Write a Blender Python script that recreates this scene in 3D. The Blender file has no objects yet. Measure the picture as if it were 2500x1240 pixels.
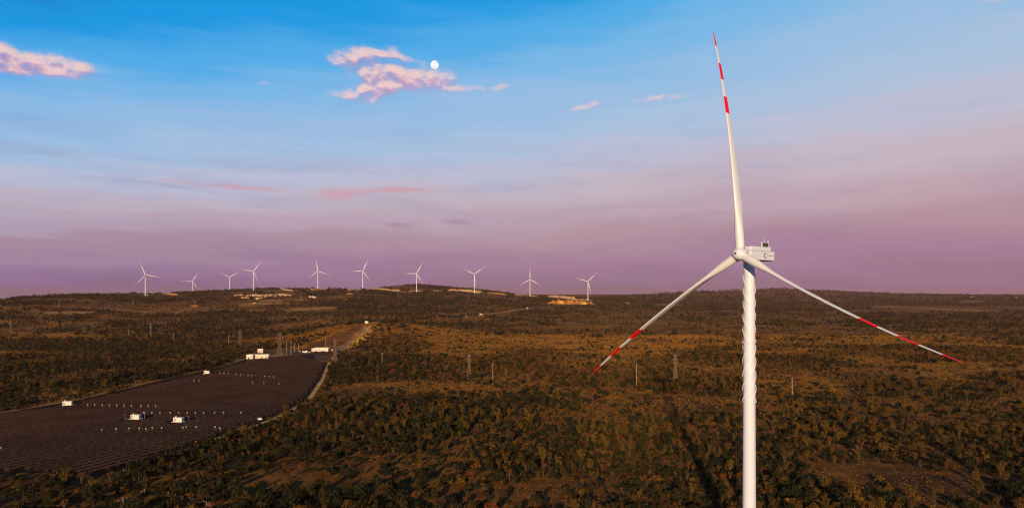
import bpy, math, random
import numpy as np
from math import sin, cos, tan, pi, radians as R, atan2, sqrt
from mathutils import Matrix, Vector

# ------------------------------------------------------------------ scene, camera, light
scn = bpy.context.scene
C = scn.collection
FPX, UC, VH = 1667.0, 1250.0, 716.0          # focal length in photo pixels, centre column, eye level row
CAM_Z = 92.0
cam_d = bpy.data.cameras.new('camera'); cam = bpy.data.objects.new('camera', cam_d); C.objects.link(cam)
cam.location = (0, 0, CAM_Z); cam.rotation_euler = (pi/2, 0, 0)
cam_d.sensor_width = 36.0; cam_d.lens = 36.0*FPX/2500.0
cam_d.shift_y = (VH-620.0)/2500.0
cam_d.clip_start = 1.0; cam_d.clip_end = 120000.0
scn.camera = cam
scn.view_settings.view_transform = 'Standard'; scn.view_settings.look = 'None'
scn.view_settings.gamma = 1.0; scn.view_settings.exposure = 0.25
scn.render.engine = 'CYCLES'
cy = scn.cycles
cy.use_denoising = True; cy.use_adaptive_sampling = True; cy.adaptive_threshold = 0.01
cy.max_bounces = 4; cy.diffuse_bounces = 2; cy.glossy_bounces = 2; cy.transmission_bounces = 2
cy.filter_width = 1.2; cy.volume_bounces = 0; cy.transparent_max_bounces = 4
cy.caustics_reflective = False; cy.caustics_refractive = False

SUN_EL, SUN_AZ = R(11.8), R(9.0)             # light travels towards azimuth SUN_AZ (right of straight ahead)
sun_d = bpy.data.lights.new('sun', 'SUN'); sun = bpy.data.objects.new('sun', sun_d); C.objects.link(sun)
ld = Vector((sin(SUN_AZ)*cos(SUN_EL), cos(SUN_AZ)*cos(SUN_EL), -sin(SUN_EL)))
sun.rotation_euler = ld.to_track_quat('-Z', 'Y').to_euler()
sun.location = (-60, -300, 260)
sun_d.energy = 5.0; sun_d.angle = R(1.2); sun_d.color = (1.0, 0.70, 0.42)

def lin(r, g, b):
    f = lambda c: (c/255/12.92) if c <= 10.3 else ((c/255+0.055)/1.055)**2.4
    return (f(r), f(g), f(b), 1.0)

# ---- sky (world): elevation gradient + drifting cirrus bands + a few small clouds, over a faint physical sky
world = bpy.data.worlds.new('World'); scn.world = world; world.use_nodes = True
wt = world.node_tree; wt.nodes.clear()
class NB:
    def __init__(s, tree): s.t = tree
    def node(s, typ, **kw):
        n = s.t.nodes.new(typ)
        for k, v in kw.items(): setattr(n, k, v)
        return n
    def put(s, sock, v):
        if isinstance(v, bpy.types.NodeSocket): s.t.links.new(v, sock)
        elif v is not None: sock.default_value = v
    def m(s, op, a, b=None, c=None, clamp=False):
        n = s.node('ShaderNodeMath', operation=op, use_clamp=clamp)
        s.put(n.inputs[0], a)
        if b is not None: s.put(n.inputs[1], b)
        if c is not None: s.put(n.inputs[2], c)
        return n.outputs[0]
    def xyz(s, x, y, z):
        n = s.node('ShaderNodeCombineXYZ')
        for i, v in enumerate((x, y, z)): s.put(n.inputs[i], v)
        return n.outputs[0]
    def sep(s, v):
        n = s.node('ShaderNodeSeparateXYZ'); s.put(n.inputs[0], v); return n.outputs
    def noise(s, vec, scale, detail=4, rough=.55, dist=0):
        n = s.node('ShaderNodeTexNoise'); s.put(n.inputs['Vector'], vec)
        n.inputs['Scale'].default_value = scale; n.inputs['Detail'].default_value = detail
        n.inputs['Roughness'].default_value = rough; n.inputs['Distortion'].default_value = dist
        return n.outputs['Fac'], n.outputs['Color']
    def mix(s, fac, a, b, blend='MIX'):
        n = s.node('ShaderNodeMix', data_type='RGBA', blend_type=blend)
        s.put(n.inputs[0], fac); s.put(n.inputs[6], a); s.put(n.inputs[7], b)
        return n.outputs[2]
    def ramp(s, fac, pts, interp='LINEAR'):
        n = s.node('ShaderNodeValToRGB'); s.put(n.inputs[0], fac)
        cr = n.color_ramp; cr.interpolation = interp
        while len(cr.elements) > 1: cr.elements.remove(cr.elements[-1])
        for i, (p, c) in enumerate(pts):
            e = cr.elements[0] if i == 0 else cr.elements.new(p)
            e.position = p; e.color = c if len(c) == 4 else (*c, 1)
        return n.outputs[0]
    def rng(s, v, a, b, c=0., d=1., smooth=True):
        n = s.node('ShaderNodeMapRange', interpolation_type='SMOOTHSTEP' if smooth else 'LINEAR')
        for i, x in enumerate((v, a, b, c, d)): s.put(n.inputs[i], x)
        return n.outputs[0]

def px_dir(u, v):
    az = atan2(u-UC, FPX); el = atan2(VH-v, sqrt(FPX**2+(u-UC)**2)); return az, el

w = NB(wt)
gen = w.node('ShaderNodeTexCoord').outputs['Generated']
X, Y, Z = w.sep(gen)
EL = w.m('ARCSINE', Z); AZ = w.m('ARCTAN2', X, Y)
# thin drifting bands bend the gradient a little
bandv = w.xyz(w.m('MULTIPLY', AZ, 2.2), w.m('MULTIPLY', EL, 15.0), 0.0)
bn, _ = w.noise(bandv, 1.3, 5, .55, .3)
bandv2 = w.xyz(w.m('MULTIPLY', AZ, 5.0), w.m('MULTIPLY', EL, 42.0), 3.0)
bn2, _ = w.noise(bandv2, 1.0, 4, .6, .2)
ELb = w.m('ADD', EL, w.m('ADD', w.m('MULTIPLY', w.m('SUBTRACT', bn, .5), .085), w.m('MULTIPLY', w.m('SUBTRACT', bn2, .5), .055)))
# the pink belt stands highest opposite the sun and sinks to either side
ELs = w.m('MULTIPLY', ELb, w.m('ADD', 1.0, w.m('MINIMUM', w.m('SUBTRACT', 1.0, w.m('COSINE', w.m('SUBTRACT', AZ, R(16)))), .6)))
E0, E1 = R(-10), R(90)
ELs = w.m('MULTIPLY', ELs, w.rng(AZ, -.05, .75, 1.0, .76))
T = w.rng(ELs, E0, E1, 0, 1, smooth=False)
def P(v): return (math.atan((VH-v)/FPX)-E0)/(E1-E0)
sky = w.ramp(T, [(0.0, lin(112, 90, 106)), (P(735), lin(146, 108, 130)), (P(690), lin(154, 112, 140)), (P(640), lin(166, 121, 149)),
                 (P(585), lin(180, 140, 154)), (P(530), lin(192, 162, 174)), (P(470), lin(198, 179, 190)), (P(400), lin(190, 190, 211)), (P(330), lin(170, 193, 221)),
                 (P(240), lin(152, 189, 225)), (P(150), lin(122, 183, 229)), (P(60), lin(80, 172, 229)), (P(-60), lin(2, 152, 223)),
                 (.42, lin(0, 84, 152)), (.56, lin(0, 44, 92)), (1.0, lin(2, 16, 40))], 'EASE')
# left and right differ slightly in tone
sky = w.mix(w.rng(AZ, .75, -.65, 0, .30), sky, w.mix(1.0, sky, (.72, .88, 1.06, 1), 'MULTIPLY'))
sky = w.mix(w.rng(AZ, .2, .75, 0, .25), sky, w.mix(1.0, sky, (1.06, .98, .93, 1), 'MULTIPLY'))
sky = w.mix(w.m('MULTIPLY', w.rng(AZ, .1, -.6), w.rng(EL, .16, .02, 0, .55)), sky, w.mix(1.0, sky, (.74, .84, 1.10, 1), 'MULTIPLY'))
sky = w.mix(w.m('MULTIPLY', w.rng(bn2, .40, .72), w.rng(EL, .30, .12, 0, .27)), sky, lin(150, 120, 156))
# clouds: soft lumps broken up by noise
cv = w.xyz(w.m('MULTIPLY', AZ, 1.0), w.m('MULTIPLY', EL, 1.7), 0.0)
def clouds(lumps, nscale, off=(0, 0), thr=(.10, 1.45), seed=0., ani=1.5, amp_n=1.15):
    ax = w.m('ADD', AZ, off[0]); ay = w.m('ADD', EL, off[1])
    vec = w.xyz(ax, w.m('MULTIPLY', ay, ani), seed)
    nf, nc = w.noise(vec, nscale, 6, .50, .0)
    wn, wc = w.noise(vec, nscale*.5, 3, .5)
    cx, cyy, _ = w.sep(wc)
    ax = w.m('ADD', ax, w.m('MULTIPLY', w.m('SUBTRACT', cx, .5), .030)); ay = w.m('ADD', ay, w.m('MULTIPLY', w.m('SUBTRACT', cyy, .5), .014))
    tot = None
    for (u, v, su, sv, amp, slope) in lumps:
        a0, e0 = px_dir(u, v); sx = su/FPX; sy = sv/FPX
        dx = w.m('DIVIDE', w.m('SUBTRACT', ax, a0), sx)
        dy = w.m('DIVIDE', w.m('SUBTRACT', ay, w.m('MULTIPLY_ADD', w.m('SUBTRACT', ax, a0), slope, e0)), sy)
        g = w.m('MULTIPLY', w.m('POWER', 2.718, w.m('MULTIPLY', w.m('ADD', w.m('MULTIPLY', dx, dx), w.m('MULTIPLY', dy, dy)), -1.0)), amp)
        tot = g if tot is None else w.m('ADD', tot, g)
    tot = w.m('MINIMUM', tot, 1.15)
    s = w.m('ADD', tot, w.m('MULTIPLY', w.m('MULTIPLY', w.m('SUBTRACT', nf, .5), 2.0*amp_n), w.m('MINIMUM', w.m('MULTIPLY', tot, 1.4), .85)))
    return w.rng(s, thr[0], thr[1]), nf
puffs = [(900, 130, 62, 14, 1.15, .10), (850, 150, 36, 15, 1.0, .0), (965, 139, 66, 8, .75, -.14), (905, 184, 40, 14, .9, .0), (975, 180, 62, 15, 1.1, -.1),
         (1050, 190, 66, 19, 1.25, -.12), (985, 203, 66, 18, .85, -.3), (888, 218, 30, 15, 1.1, .25), (938, 222, 34, 19, 1.0, .4), (850, 232, 50, 7, .55, -.15),
         (1150, 214, 70, 10, .42, .05), (1222, 212, 30, 10, .62, .2), (660, 208, 26, 6, .6, 0), (820, 236, 46, 6, .6, -.1), (930, 200, 90, 40, .22, -.1),
         (30, 134, 52, 12, .95, -.1), (60, 156, 85, 13, 1.2, -.02), (142, 152, 36, 13, 1.25, -.05), (212, 165, 32, 9, 1.1, -.12), (-40, 152, 50, 20, 1.0, 0), (2, 112, 30, 12, .5, 0), (80, 176, 120, 10, .5, 0),
         (1436, 260, 42, 9, .95, .2), (1610, 240, 66, 8, .75, .08), (2420, 6, 30, 9, .6, 0)]
d0, nf0 = clouds(puffs, 52)
d1, _ = clouds(puffs, 52, off=(-.003, .0080))
lit = w.rng(w.m('ADD', w.m('SUBTRACT', d0, d1), w.m('MULTIPLY', w.m('SUBTRACT', nf0, .5), 1.1)), -.5, .45)
ccol = w.mix(lit, lin(182, 138, 180), lin(244, 188, 190))
ccol = w.mix(w.rng(lit, .55, 1.0, 0, .75), ccol, lin(250, 210, 196))
sky = w.mix(w.m('MULTIPLY', d0, .90), sky, ccol)
pinks = [(520, 453, 110, 6, .8, -.03), (620, 459, 60, 5, .7, -.05), (900, 468, 120, 10, .95, .03), (830, 480, 60, 10, .85, .02), (1010, 463, 70, 7, .7, 0), (1270, 460, 60, 8, .5, 0)]
pk, _ = clouds(pinks, 16, thr=(.15, 1.2), seed=4., ani=4.0, amp_n=.9)
sky = w.mix(w.m('MULTIPLY', pk, .70), sky, lin(206, 150, 162))
greys = [(985, 549, 45, 7, .95, -.02), (1115, 541, 45, 8, 1.0, -.05), (2045, 473, 90, 14, .6, .05), (2035, 556, 90, 12, .65, -.05), (1740, 520, 150, 14, .5, .05), (480, 464, 90, 8, .5, -.05), (150, 380, 180, 14, .36, -.1), (260, 440, 160, 8, .4, -.05)]
gk, _ = clouds(greys, 14, thr=(.12, 1.2), seed=8., ani=4.0, amp_n=.8)
sky = w.mix(w.m('MULTIPLY', gk, .50), sky, lin(148, 118, 150))
nish = w.node('ShaderNodeTexSky', sky_type='NISHITA', sun_disc=False)
nish.sun_elevation = SUN_EL; nish.sun_rotation = SUN_AZ+pi; nish.altitude = 400; nish.dust_density = 2.0
bg1 = w.node('ShaderNodeBackground'); w.put(bg1.inputs[0], sky); bg1.inputs[1].default_value = 0.82
bg2 = w.node('ShaderNodeBackground'); w.put(bg2.inputs[0], nish.outputs[0]); bg2.inputs[1].default_value = 0.006
addn = w.node('ShaderNodeAddShader'); wt.links.new(bg1.outputs[0], addn.inputs[0]); wt.links.new(bg2.outputs[0], addn.inputs[1])
wo = w.node('ShaderNodeOutputWorld'); wt.links.new(addn.outputs[0], wo.inputs[0])
world.cycles.sampling_method = 'MANUAL'; world.cycles.sample_map_resolution = 512

# ------------------------------------------------------------------ helpers
def tag(o, label=None, cat=None, group=None, kind=None):
    for k, v in (('label', label), ('category', cat), ('group', group), ('kind', kind)):
        if v: o[k] = v
    return o
class MB:
    def __init__(s): s.v = []; s.f = []
    def add(s, vs, fs):
        n = len(s.v); s.v += [tuple(p) for p in vs]; s.f += [tuple(i+n for i in f) for f in fs]; return s
    def box(s, c, d, rz=0.0, taper=1.0):
        x, y, z = (k/2 for k in d); vs = []
        for sz in (-1, 1):
            t = taper if sz > 0 else 1.0
            for sx, sy in ((-1, -1), (1, -1), (1, 1), (-1, 1)):
                px, py = sx*x*t, sy*y*t
                vs.append((c[0]+px*cos(rz)-py*sin(rz), c[1]+px*sin(rz)+py*cos(rz), c[2]+sz*z))
        return s.add(vs, [(3, 2, 1, 0), (4, 5, 6, 7), (0, 1, 5, 4), (1, 2, 6, 5), (2, 3, 7, 6), (3, 0, 4, 7)])
    def tube(s, pts, rad, n=6, cap=True):
        pts = [Vector(p) for p in pts]; rad = [rad]*len(pts) if not hasattr(rad, '__len__') else rad
        vs = []
        for i, p in enumerate(pts):
            t = (pts[min(i+1, len(pts)-1)]-pts[max(i-1, 0)]).normalized()
            a = Vector((0, 0, 1)) if abs(t.z) < .9 else Vector((1, 0, 0))
            x = t.cross(a).normalized(); y = t.cross(x)
            vs += [p+(x*cos(2*pi*k/n)+y*sin(2*pi*k/n))*rad[i] for k in range(n)]
        fs = [(i*n+k, i*n+(k+1) % n, (i+1)*n+(k+1) % n, (i+1)*n+k) for i in range(len(pts)-1) for k in range(n)]
        if cap: fs += [tuple(range(n)), tuple(range((len(pts)-1)*n, len(pts)*n))]
        return s.add(vs, fs)
    def lathe(s, prof, n=32, axis='z'):
        vs = []
        for r, z in prof:
            for k in range(n):
                a = 2*pi*k/n; p = (r*cos(a), r*sin(a), z)
                vs.append(p if axis == 'z' else (p[0], -p[2], p[1]))
        m = len(prof)
        fs = [(i*n+k, i*n+(k+1) % n, (i+1)*n+(k+1) % n, (i+1)*n+k) for i in range(m-1) for k in range(n)]
        fs += [tuple(range(n))[::-1], tuple(range((m-1)*n, m*n))]
        return s.add(vs, fs)
    def mesh(s, name, mat, smooth=False):
        me = bpy.data.meshes.new(name); me.from_pydata(s.v, [], s.f); me.update()
        if mat: me.materials.append(mat)
        if smooth: me.polygons.foreach_set('use_smooth', [True]*len(me.polygons))
        return me
    def build(s, name, mat, parent=None, smooth=False):
        return obj(name, s.mesh(name, mat, smooth), parent)
def obj(name, me, parent=None):
    o = bpy.data.objects.new(name, me); C.objects.link(o); o.parent = parent; return o
def empty(name, loc=(0, 0, 0), rz=0.0):
    o = bpy.data.objects.new(name, None); C.objects.link(o); o.location = loc; o.rotation_euler = (0, 0, rz)
    o.empty_display_size = .5; return o
def copy_tree(o, parent=None):
    c = o.copy(); C.objects.link(c); c.parent = parent
    for ch in [k for k in C.objects if k.parent == o]: copy_tree(ch, c)
    return c

# ------------------------------------------------------------------ materials
def material(name, rough=.6, spec=.3):
    m = bpy.data.materials.new(name); m.use_nodes = True
    b = NB(m.node_tree); bs = m.node_tree.nodes['Principled BSDF']
    bs.inputs['Roughness'].default_value = rough; bs.inputs['Specular IOR Level'].default_value = spec
    return m, b, bs
def simple(name, col, rough=.6, spec=.3, var=.12, scale=.7, metal=0.0):
    m, b, bs = material(name, rough, spec)
    pos = b.node('ShaderNodeTexCoord').outputs['Object']
    n, _ = b.noise(pos, scale, 4, .6)
    c = b.mix(b.rng(n, .3, .7), tuple(x*(1-var) for x in col)+(1,), tuple(min(1, x*(1+var)) for x in col)+(1,))
    b.put(bs.inputs['Base Color'], c); bs.inputs['Metallic'].default_value = metal
    return m
def streaky(name, col, dirt, amount=.35, rough=.35):
    # painted shell with vertical rain streaks and faint grime
    m, b, bs = material(name, rough, .4)
    x, y, z = b.sep(b.node('ShaderNodeTexCoord').outputs['Object'])
    n, _ = b.noise(b.xyz(x, y, b.m('MULTIPLY', z, .06)), 3.2, 5, .65)
    n2, _ = b.noise(b.xyz(x, y, z), .35, 4, .6)
    f = b.m('MULTIPLY', b.rng(n, .48, .8), b.rng(n2, .35, .7))
    b.put(bs.inputs['Base Color'], b.mix(b.m('MULTIPLY', f, amount), (*col, 1), (*dirt, 1)))
    b.put(bs.inputs['Roughness'], b.rng(n2, .2, .8, rough-.06, rough+.12))
    return m
M = {}
M['white'] = streaky('turbine_white', (.55, .60, .70), (.42, .38, .34), .25)
M['strake'] = simple('strake_white', (.80, .82, .84), .5, .4, .03)
M['blade'] = streaky('blade_white', (.59, .62, .67), (.40, .36, .30), .30, .32)
M['red'] = simple('signal_red', (.70, .003, .006), .5, .12, .08, .3)
M['seam'] = simple('dark_seam', (.05, .045, .04), .6)
M['grille'] = simple('cooler_grille', (.06, .055, .035), .6, .3, .3, 3)
M['ink'] = simple('logo_ink', (.02, .018, .025), .5)
M['steel'] = simple('galvanised_steel', (.42, .40, .38), .45, .5, .2, 2, .3)
M['rust_steel'] = simple('weathered_steel', (.15, .10, .065), .6, .3, .25, 1.5)
M['concrete_pole'] = simple('pole_concrete', (.34, .26, .18), .8, .2, .15, 1)
M['wall'] = streaky('building_white', (.60, .55, .44), (.46, .38, .30), .4, .7)
M['cabin'] = streaky('cabin_white', (.60, .58, .52), (.5, .45, .4), .3, .5)
M['house'] = streaky('house_cream', (.58, .47, .32), (.4, .3, .2), .4, .8)
M['box'] = simple('box_enamel', (.50, .44, .36), .5, .3, .1)
M['roof'] = simple('roof_sheet', (.62, .58, .52), .5, .3, .12, .5)
M['glass'] = simple('window_dark', (.02, .02, .022), .15, .5, .2)
M['plat'] = simple('platform_concrete', (.42, .38, .33), .8, .2)
M['ochre'] = simple('ochre_wall', (.55, .27, .07), .8, .2)
M['tyre'] = simple('tyre', (.02, .02, .02), .8)
M['car'] = simple('car_paint', (.75, .74, .72), .3, .5, .04)
M['drum'] = simple('red_plastic', (.5, .05, .03), .5)
M['post'] = simple('post_pale', (.34, .25, .15), .8, .2, .2, 1)
M['bark'] = simple('bark', (.06, .046, .032), .9, .1, .3, 2)
M['pale_bark'] = simple('pale_bark', (.085, .062, .040), .9, .1, .3, 2)
M['road'] = simple('worn_asphalt', (.22, .145, .09), .85, .2, .3, .05)
m, b, bs = material('moon_glow', 1.0, 0.0)
n, _ = b.noise(b.node('ShaderNodeTexCoord').outputs['Object'], .006, 4, .6)
bs.inputs['Base Color'].default_value = (.02, .02, .02, 1)
b.put(bs.inputs['Emission Color'], b.mix(b.rng(n, .35, .7), (.98, .95, .95, 1), (.60, .63, .74, 1))); bs.inputs['Emission Strength'].default_value = .92
M['moon'] = m

def foliage(name, cols, trans=.25):
    m, b, bs = material(name, .75, .12)
    rnd = b.node('ShaderNodeObjectInfo').outputs['Random']
    pos = b.node('ShaderNodeTexCoord').outputs['Object']
    n, _ = b.noise(pos, .9, 3, .6)
    f = b.m('ADD', b.m('MULTIPLY', rnd, .75), b.m('MULTIPLY', b.m('SUBTRACT', n, .5), .7), clamp=True)
    c = b.ramp(f, [(i/(len(cols)-1), k) for i, k in enumerate(cols)])
    b.put(bs.inputs['Base Color'], c)
    tr = b.node('ShaderNodeBsdfTranslucent'); b.put(tr.inputs[0], c)
    mx = b.node('ShaderNodeMixShader'); mx.inputs[0].default_value = trans
    m.node_tree.links.new(bs.outputs[0], mx.inputs[1]); m.node_tree.links.new(tr.outputs[0], mx.inputs[2])
    m.node_tree.links.new(mx.outputs[0], m.node_tree.nodes['Material Output'].inputs[0])
    return m
F_DARK = foliage('leaves_dark', [(.013, .016, .006), (.022, .023, .007), (.036, .029, .006), (.030, .019, .006)])
F_YEL = foliage('leaves_yellow', [(.070, .044, .005), (.135, .076, .007), (.108, .053, .006), (.050, .037, .005)])
F_OLIVE = foliage('leaves_olive', [(.018, .019, .006), (.031, .027, .006), (.060, .037, .006), (.042, .023, .006)])
F_RUST = foliage('leaves_rust', [(.15, .060, .008), (.11, .048, .008), (.19, .050, .007), (.09, .050, .008)])
F_GRASS = foliage('dry_grass_blades', [(.26, .12, .018), (.18, .08, .014), (.33, .165, .026), (.12, .058, .012)], .3)

# ground: dry grass, red earth, dark scrub litter
m, b, bs = material('ground', .95, .05)
pos = b.node('ShaderNodeNewGeometry').outputs['Position']
n1, _ = b.noise(pos, .0022, 5, .6, .4)
n2, _ = b.noise(pos, .011, 6, .62, .3)
n3, _ = b.noise(pos, .07, 6, .65)
n4, _ = b.noise(pos, .6, 5, .7)
x, y, z = b.sep(pos)
f = b.m('ADD', b.m('MULTIPLY', n2, .65), b.m('MULTIPLY', n3, .45))
c = b.ramp(f, [(.36, (.055, .027, .009)), (.47, (.13, .056, .012)), (.56, (.22, .092, .016)), (.66, (.32, .14, .022)), (.78, (.42, .21, .05))])
red = b.rng(n1, .50, .66)
c = b.mix(b.m('MULTIPLY', red, .6), c, (.20, .056, .014, 1))
# near ground: foreground shade painted into the colour; dry grass on the plain beyond
near_shade = b.rng(b.m('ADD', y, b.m('MULTIPLY', b.m('SUBTRACT', n1, .5), 900.)), 450., 850., .34, 0.)
c = b.mix(near_shade, c, b.ramp(n3, [(.35, (.035, .020, .011)), (.55, (.075, .036, .016)), (.72, (.15, .075, .026))]))
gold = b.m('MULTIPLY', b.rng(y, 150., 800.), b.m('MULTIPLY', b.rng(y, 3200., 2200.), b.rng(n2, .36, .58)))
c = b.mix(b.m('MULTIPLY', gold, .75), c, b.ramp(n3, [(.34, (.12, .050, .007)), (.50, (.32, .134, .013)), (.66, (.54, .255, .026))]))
c = b.mix(b.rng(n4, .35, .75, 0, .55), c, b.mix(1.0, c, (.45, .45, .42, 1), 'MULTIPLY'))
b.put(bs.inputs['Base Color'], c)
bump = b.node('ShaderNodeBump'); bump.inputs['Strength'].default_value = .9; bump.inputs['Distance'].default_value = 1.2
b.put(bump.inputs['Height'], b.m('ADD', b.m('MULTIPLY', n4, .35), n3)); b.put(bs.inputs['Normal'], bump.outputs[0])
M['ground'] = m
def soil(name, c0, c1, c2):
    m, b, bs = material(name, .95, .05)
    pos = b.node('ShaderNodeNewGeometry').outputs['Position']
    n1, _ = b.noise(pos, .05, 5, .6); n2, _ = b.noise(pos, .5, 5, .7)
    f = b.m('ADD', b.m('MULTIPLY', n1, .6), b.m('MULTIPLY', n2, .4))
    b.put(bs.inputs['Base Color'], b.ramp(f, [(.38, c0), (.5, c1), (.62, c2)]))
    bump = b.node('ShaderNodeBump'); bump.inputs['Strength'].default_value = .7; bump.inputs['Distance'].default_value = .6
    b.put(bump.inputs['Height'], n2); b.put(bs.inputs['Normal'], bump.outputs[0])
    return m
M['sand'] = soil('pale_sand', (.30, .17, .07), (.45, .28, .12), (.60, .42, .22))
M['orange_soil'] = soil('orange_soil', (.22, .09, .025), (.36, .16, .04), (.50, .26, .07))
M['yellow_soil'] = soil('yellow_soil', (.40, .22, .04), (.58, .34, .06), (.70, .45, .10))
M['track'] = soil('track_earth', (.18, .09, .025), (.30, .16, .045), (.42, .24, .08))
M['straw'] = soil('straw_field', (.24, .125, .035), (.36, .20, .055), (.48, .29, .09))
M['yard'] = soil('yard_earth', (.08, .045, .018), (.12, .068, .026), (.17, .10, .04))
M['row_shade_soil'] = soil('shaded_farm_earth', (.014, .007, .004), (.022, .011, .005), (.034, .018, .008))  # earth darkened so the gaps between panel rows look shadowed

# solar glass: dark coated modules with a thin pale frame grid
m, b, bs = material('solar_glass', .3, .0)
n, _ = b.noise(b.node('ShaderNodeNewGeometry').outputs['Position'], .03, 4, .6)
b.put(bs.inputs['Base Color'], b.mix(b.rng(n, .35, .65), (.070, .034, .017, 1), (.110, .054, .028, 1)))
gl = b.node('ShaderNodeBsdfGlossy'); gl.inputs['Color'].default_value = (1.0, .55, .42, 1); gl.inputs['Roughness'].default_value = .06
mx = b.node('ShaderNodeMixShader'); mx.inputs[0].default_value = .015
m.node_tree.links.new(bs.outputs[0], mx.inputs[1]); m.node_tree.links.new(gl.outputs[0], mx.inputs[2]); m.node_tree.links.new(mx.outputs[0], m.node_tree.nodes['Material Output'].inputs[0])
M['pv'] = m
M['pv_post'] = simple("rack_steel", (.13, .075, .045), .7, .2, .2, 1)
M['pv_frame'] = simple('module_frame', (.08, .045, .03), .7, .1, .1)

# ------------------------------------------------------------------ terrain
_rs = np.random.RandomState(7)
_lat = [_rs.rand(256, 256) for _ in range(4)]
def vnoise(x, y, k=0):
    xi = np.floor(x).astype(int); yi = np.floor(y).astype(int); fx = x-xi; fy = y-yi
    fx = fx*fx*(3-2*fx); fy = fy*fy*(3-2*fy); L = _lat[k]
    g = lambda a, c: L[a % 256, c % 256]
    return (g(xi, yi)*(1-fx)+g(xi+1, yi)*fx)*(1-fy)+(g(xi, yi+1)*(1-fx)+g(xi+1, yi+1)*fx)*fy
def fbm(x, y, k=0, o=4):
    t = 0; a = .5; s = 0
    for i in range(o): t = t+a*vnoise(x*2**i+17.3*i, y*2**i+5.1*i, k); s += a; a *= .5
    return t/s
# turbines on the ridge: hub column and row, distance, rotor angle
FAR = [(354.8, 671, 3185, -20), (470, 686.5, 4471, 30), (560.5, 676.6, 4394, 59), (618.8, 662, 3742, 38), (776, 661.4, 3893, -9),
       (885.7, 661, 3706, 26), (1017, 667.6, 3676, 29), (1158, 669, 3758, 56), (1294, 682, 3825, 0), (1435.4, 687, 3703, 46)]
HUB_H = 104.3
ku  = np.array([-600, 0, 95, 230, 355, 470, 560, 620, 776, 886, 1018, 1159, 1294, 1436, 1560, 1700, 1925, 2100, 2300, 2500, 3100.])
kvs = np.array([732, 731, 723, 717, 717, 712.5, 709, 704.5, 703.5, 706, 694, 705.5, 722, 728, 721, 711, 704.5, 714, 719, 720.5, 721])
kdt = np.array([2300, 2300, 2500, 2900, 3185, 3500, 3650, 3742, 3893, 3706, 3676, 3758, 3825, 3703, 4300, 4700, 4800, 4800, 4800, 4800, 4800.])
kds = kdt+np.array([150, 150, 250, 350, 350, 400, 300, 160, 160, 160, 1100, 900, 250, 500, 2200, 2800, 2800, 3200, 3600, 3800, 3800.])
kvt = np.interp(ku, [-600, 0, 95, 230], [738, 737, 730, 724])
zt = CAM_Z-(kvt-VH)/FPX*kdt
for i, uu in enumerate(ku):
    for (hu, hv, D, ph) in FAR:
        if abs(hu-uu) < 2 and D < 4000: zt[i] = CAM_Z+(VH-hv)/FPX*D-HUB_H
zt[5] = 88; zt[6] = 100
zt[14:] = CAM_Z-(np.array([738, 741, 741, 742, 742, 742, 742])-VH)/FPX*kdt[14:]
zs = CAM_Z+(VH-kvs)/FPX*kds-6.0
kvf = np.interp(ku, [-600, 60, 200, 700, 1000, 1240, 1300, 3100], [738, 738, 724, 716, 714, 719, 718.5, 718.5])
def smooth(t): t = np.clip(t, 0, 1); return t*t*(3-2*t)
def height(x, y):
    x = np.asarray(x, float); y = np.asarray(y, float)
    r = np.hypot(x, y)+1e-6; az = np.arctan2(x, y); aa = np.abs(az)
    azc = np.clip(az, -.93, .93)
    d = r*np.cos(azc); u = UC+FPX*np.tan(azc)
    du = (fbm(x/500., y/500., 0)-.5)*0
    dt = np.interp(u+du, ku, kdt); ds = np.interp(u, ku, kds)
    a = np.interp(u, ku, zt); s = np.interp(u, ku, zs); vf = np.interp(u, ku, kvf)
    d0 = 1350.
    t = np.clip((d-d0)/(dt-d0), 0, 1)
    h = a*(.55*smooth(t)+.45*t**1.6)
    h = np.where(d > dt, a+(s-a)*smooth((d-dt)/(ds-dt)), h)
    df = ds+2500
    zfar = CAM_Z+(VH-vf)/FPX*d
    h = np.where(d > ds, s+(zfar-s)*smooth((d-ds)/(df-ds)), h)
    amp = 7.0*smooth((d-1250)/900)*(1-smooth((d-dt+700)/500))
    h = h+amp*(fbm(x/420., y/420., 1, 3)-.5)*2
    near = smooth((d-120)/200)*(1-smooth((d-1250)/200))*smooth((x+150)/60)
    h = h+near*3.0*(fbm(x/170., y/170., 2, 3)-.45)
    h = h+30.0*smooth((y-1100)/230)*np.exp(-((x+285)/170.)**2)*(1-smooth((y-1400)/500))
    return h*(1-smooth((aa-1.05)/.7))
def hz(x, y): return float(height(x, y))
_dd = np.geomspace(150, 24000, 2600)
def ground_at(u, v, dmax=24000):
    """first ground point seen in direction (u, v)"""
    xs = (u-UC)/FPX*_dd; zz = CAM_Z-(v-VH)/FPX*_dd
    g = height(xs, _dd) - zz
    k = np.argmax(g >= 0)
    if not (g >= 0).any() : k = np.argmax(g)
    if k > 0 and g[k] > 0:
        t = g[k-1]/(g[k-1]-g[k]); d = _dd[k-1]+t*(_dd[k]-_dd[k-1])
    else: d = _dd[k]
    d = min(d, dmax)
    x = (u-UC)/FPX*d
    return Vector((x, d, hz(x, d)))

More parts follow.
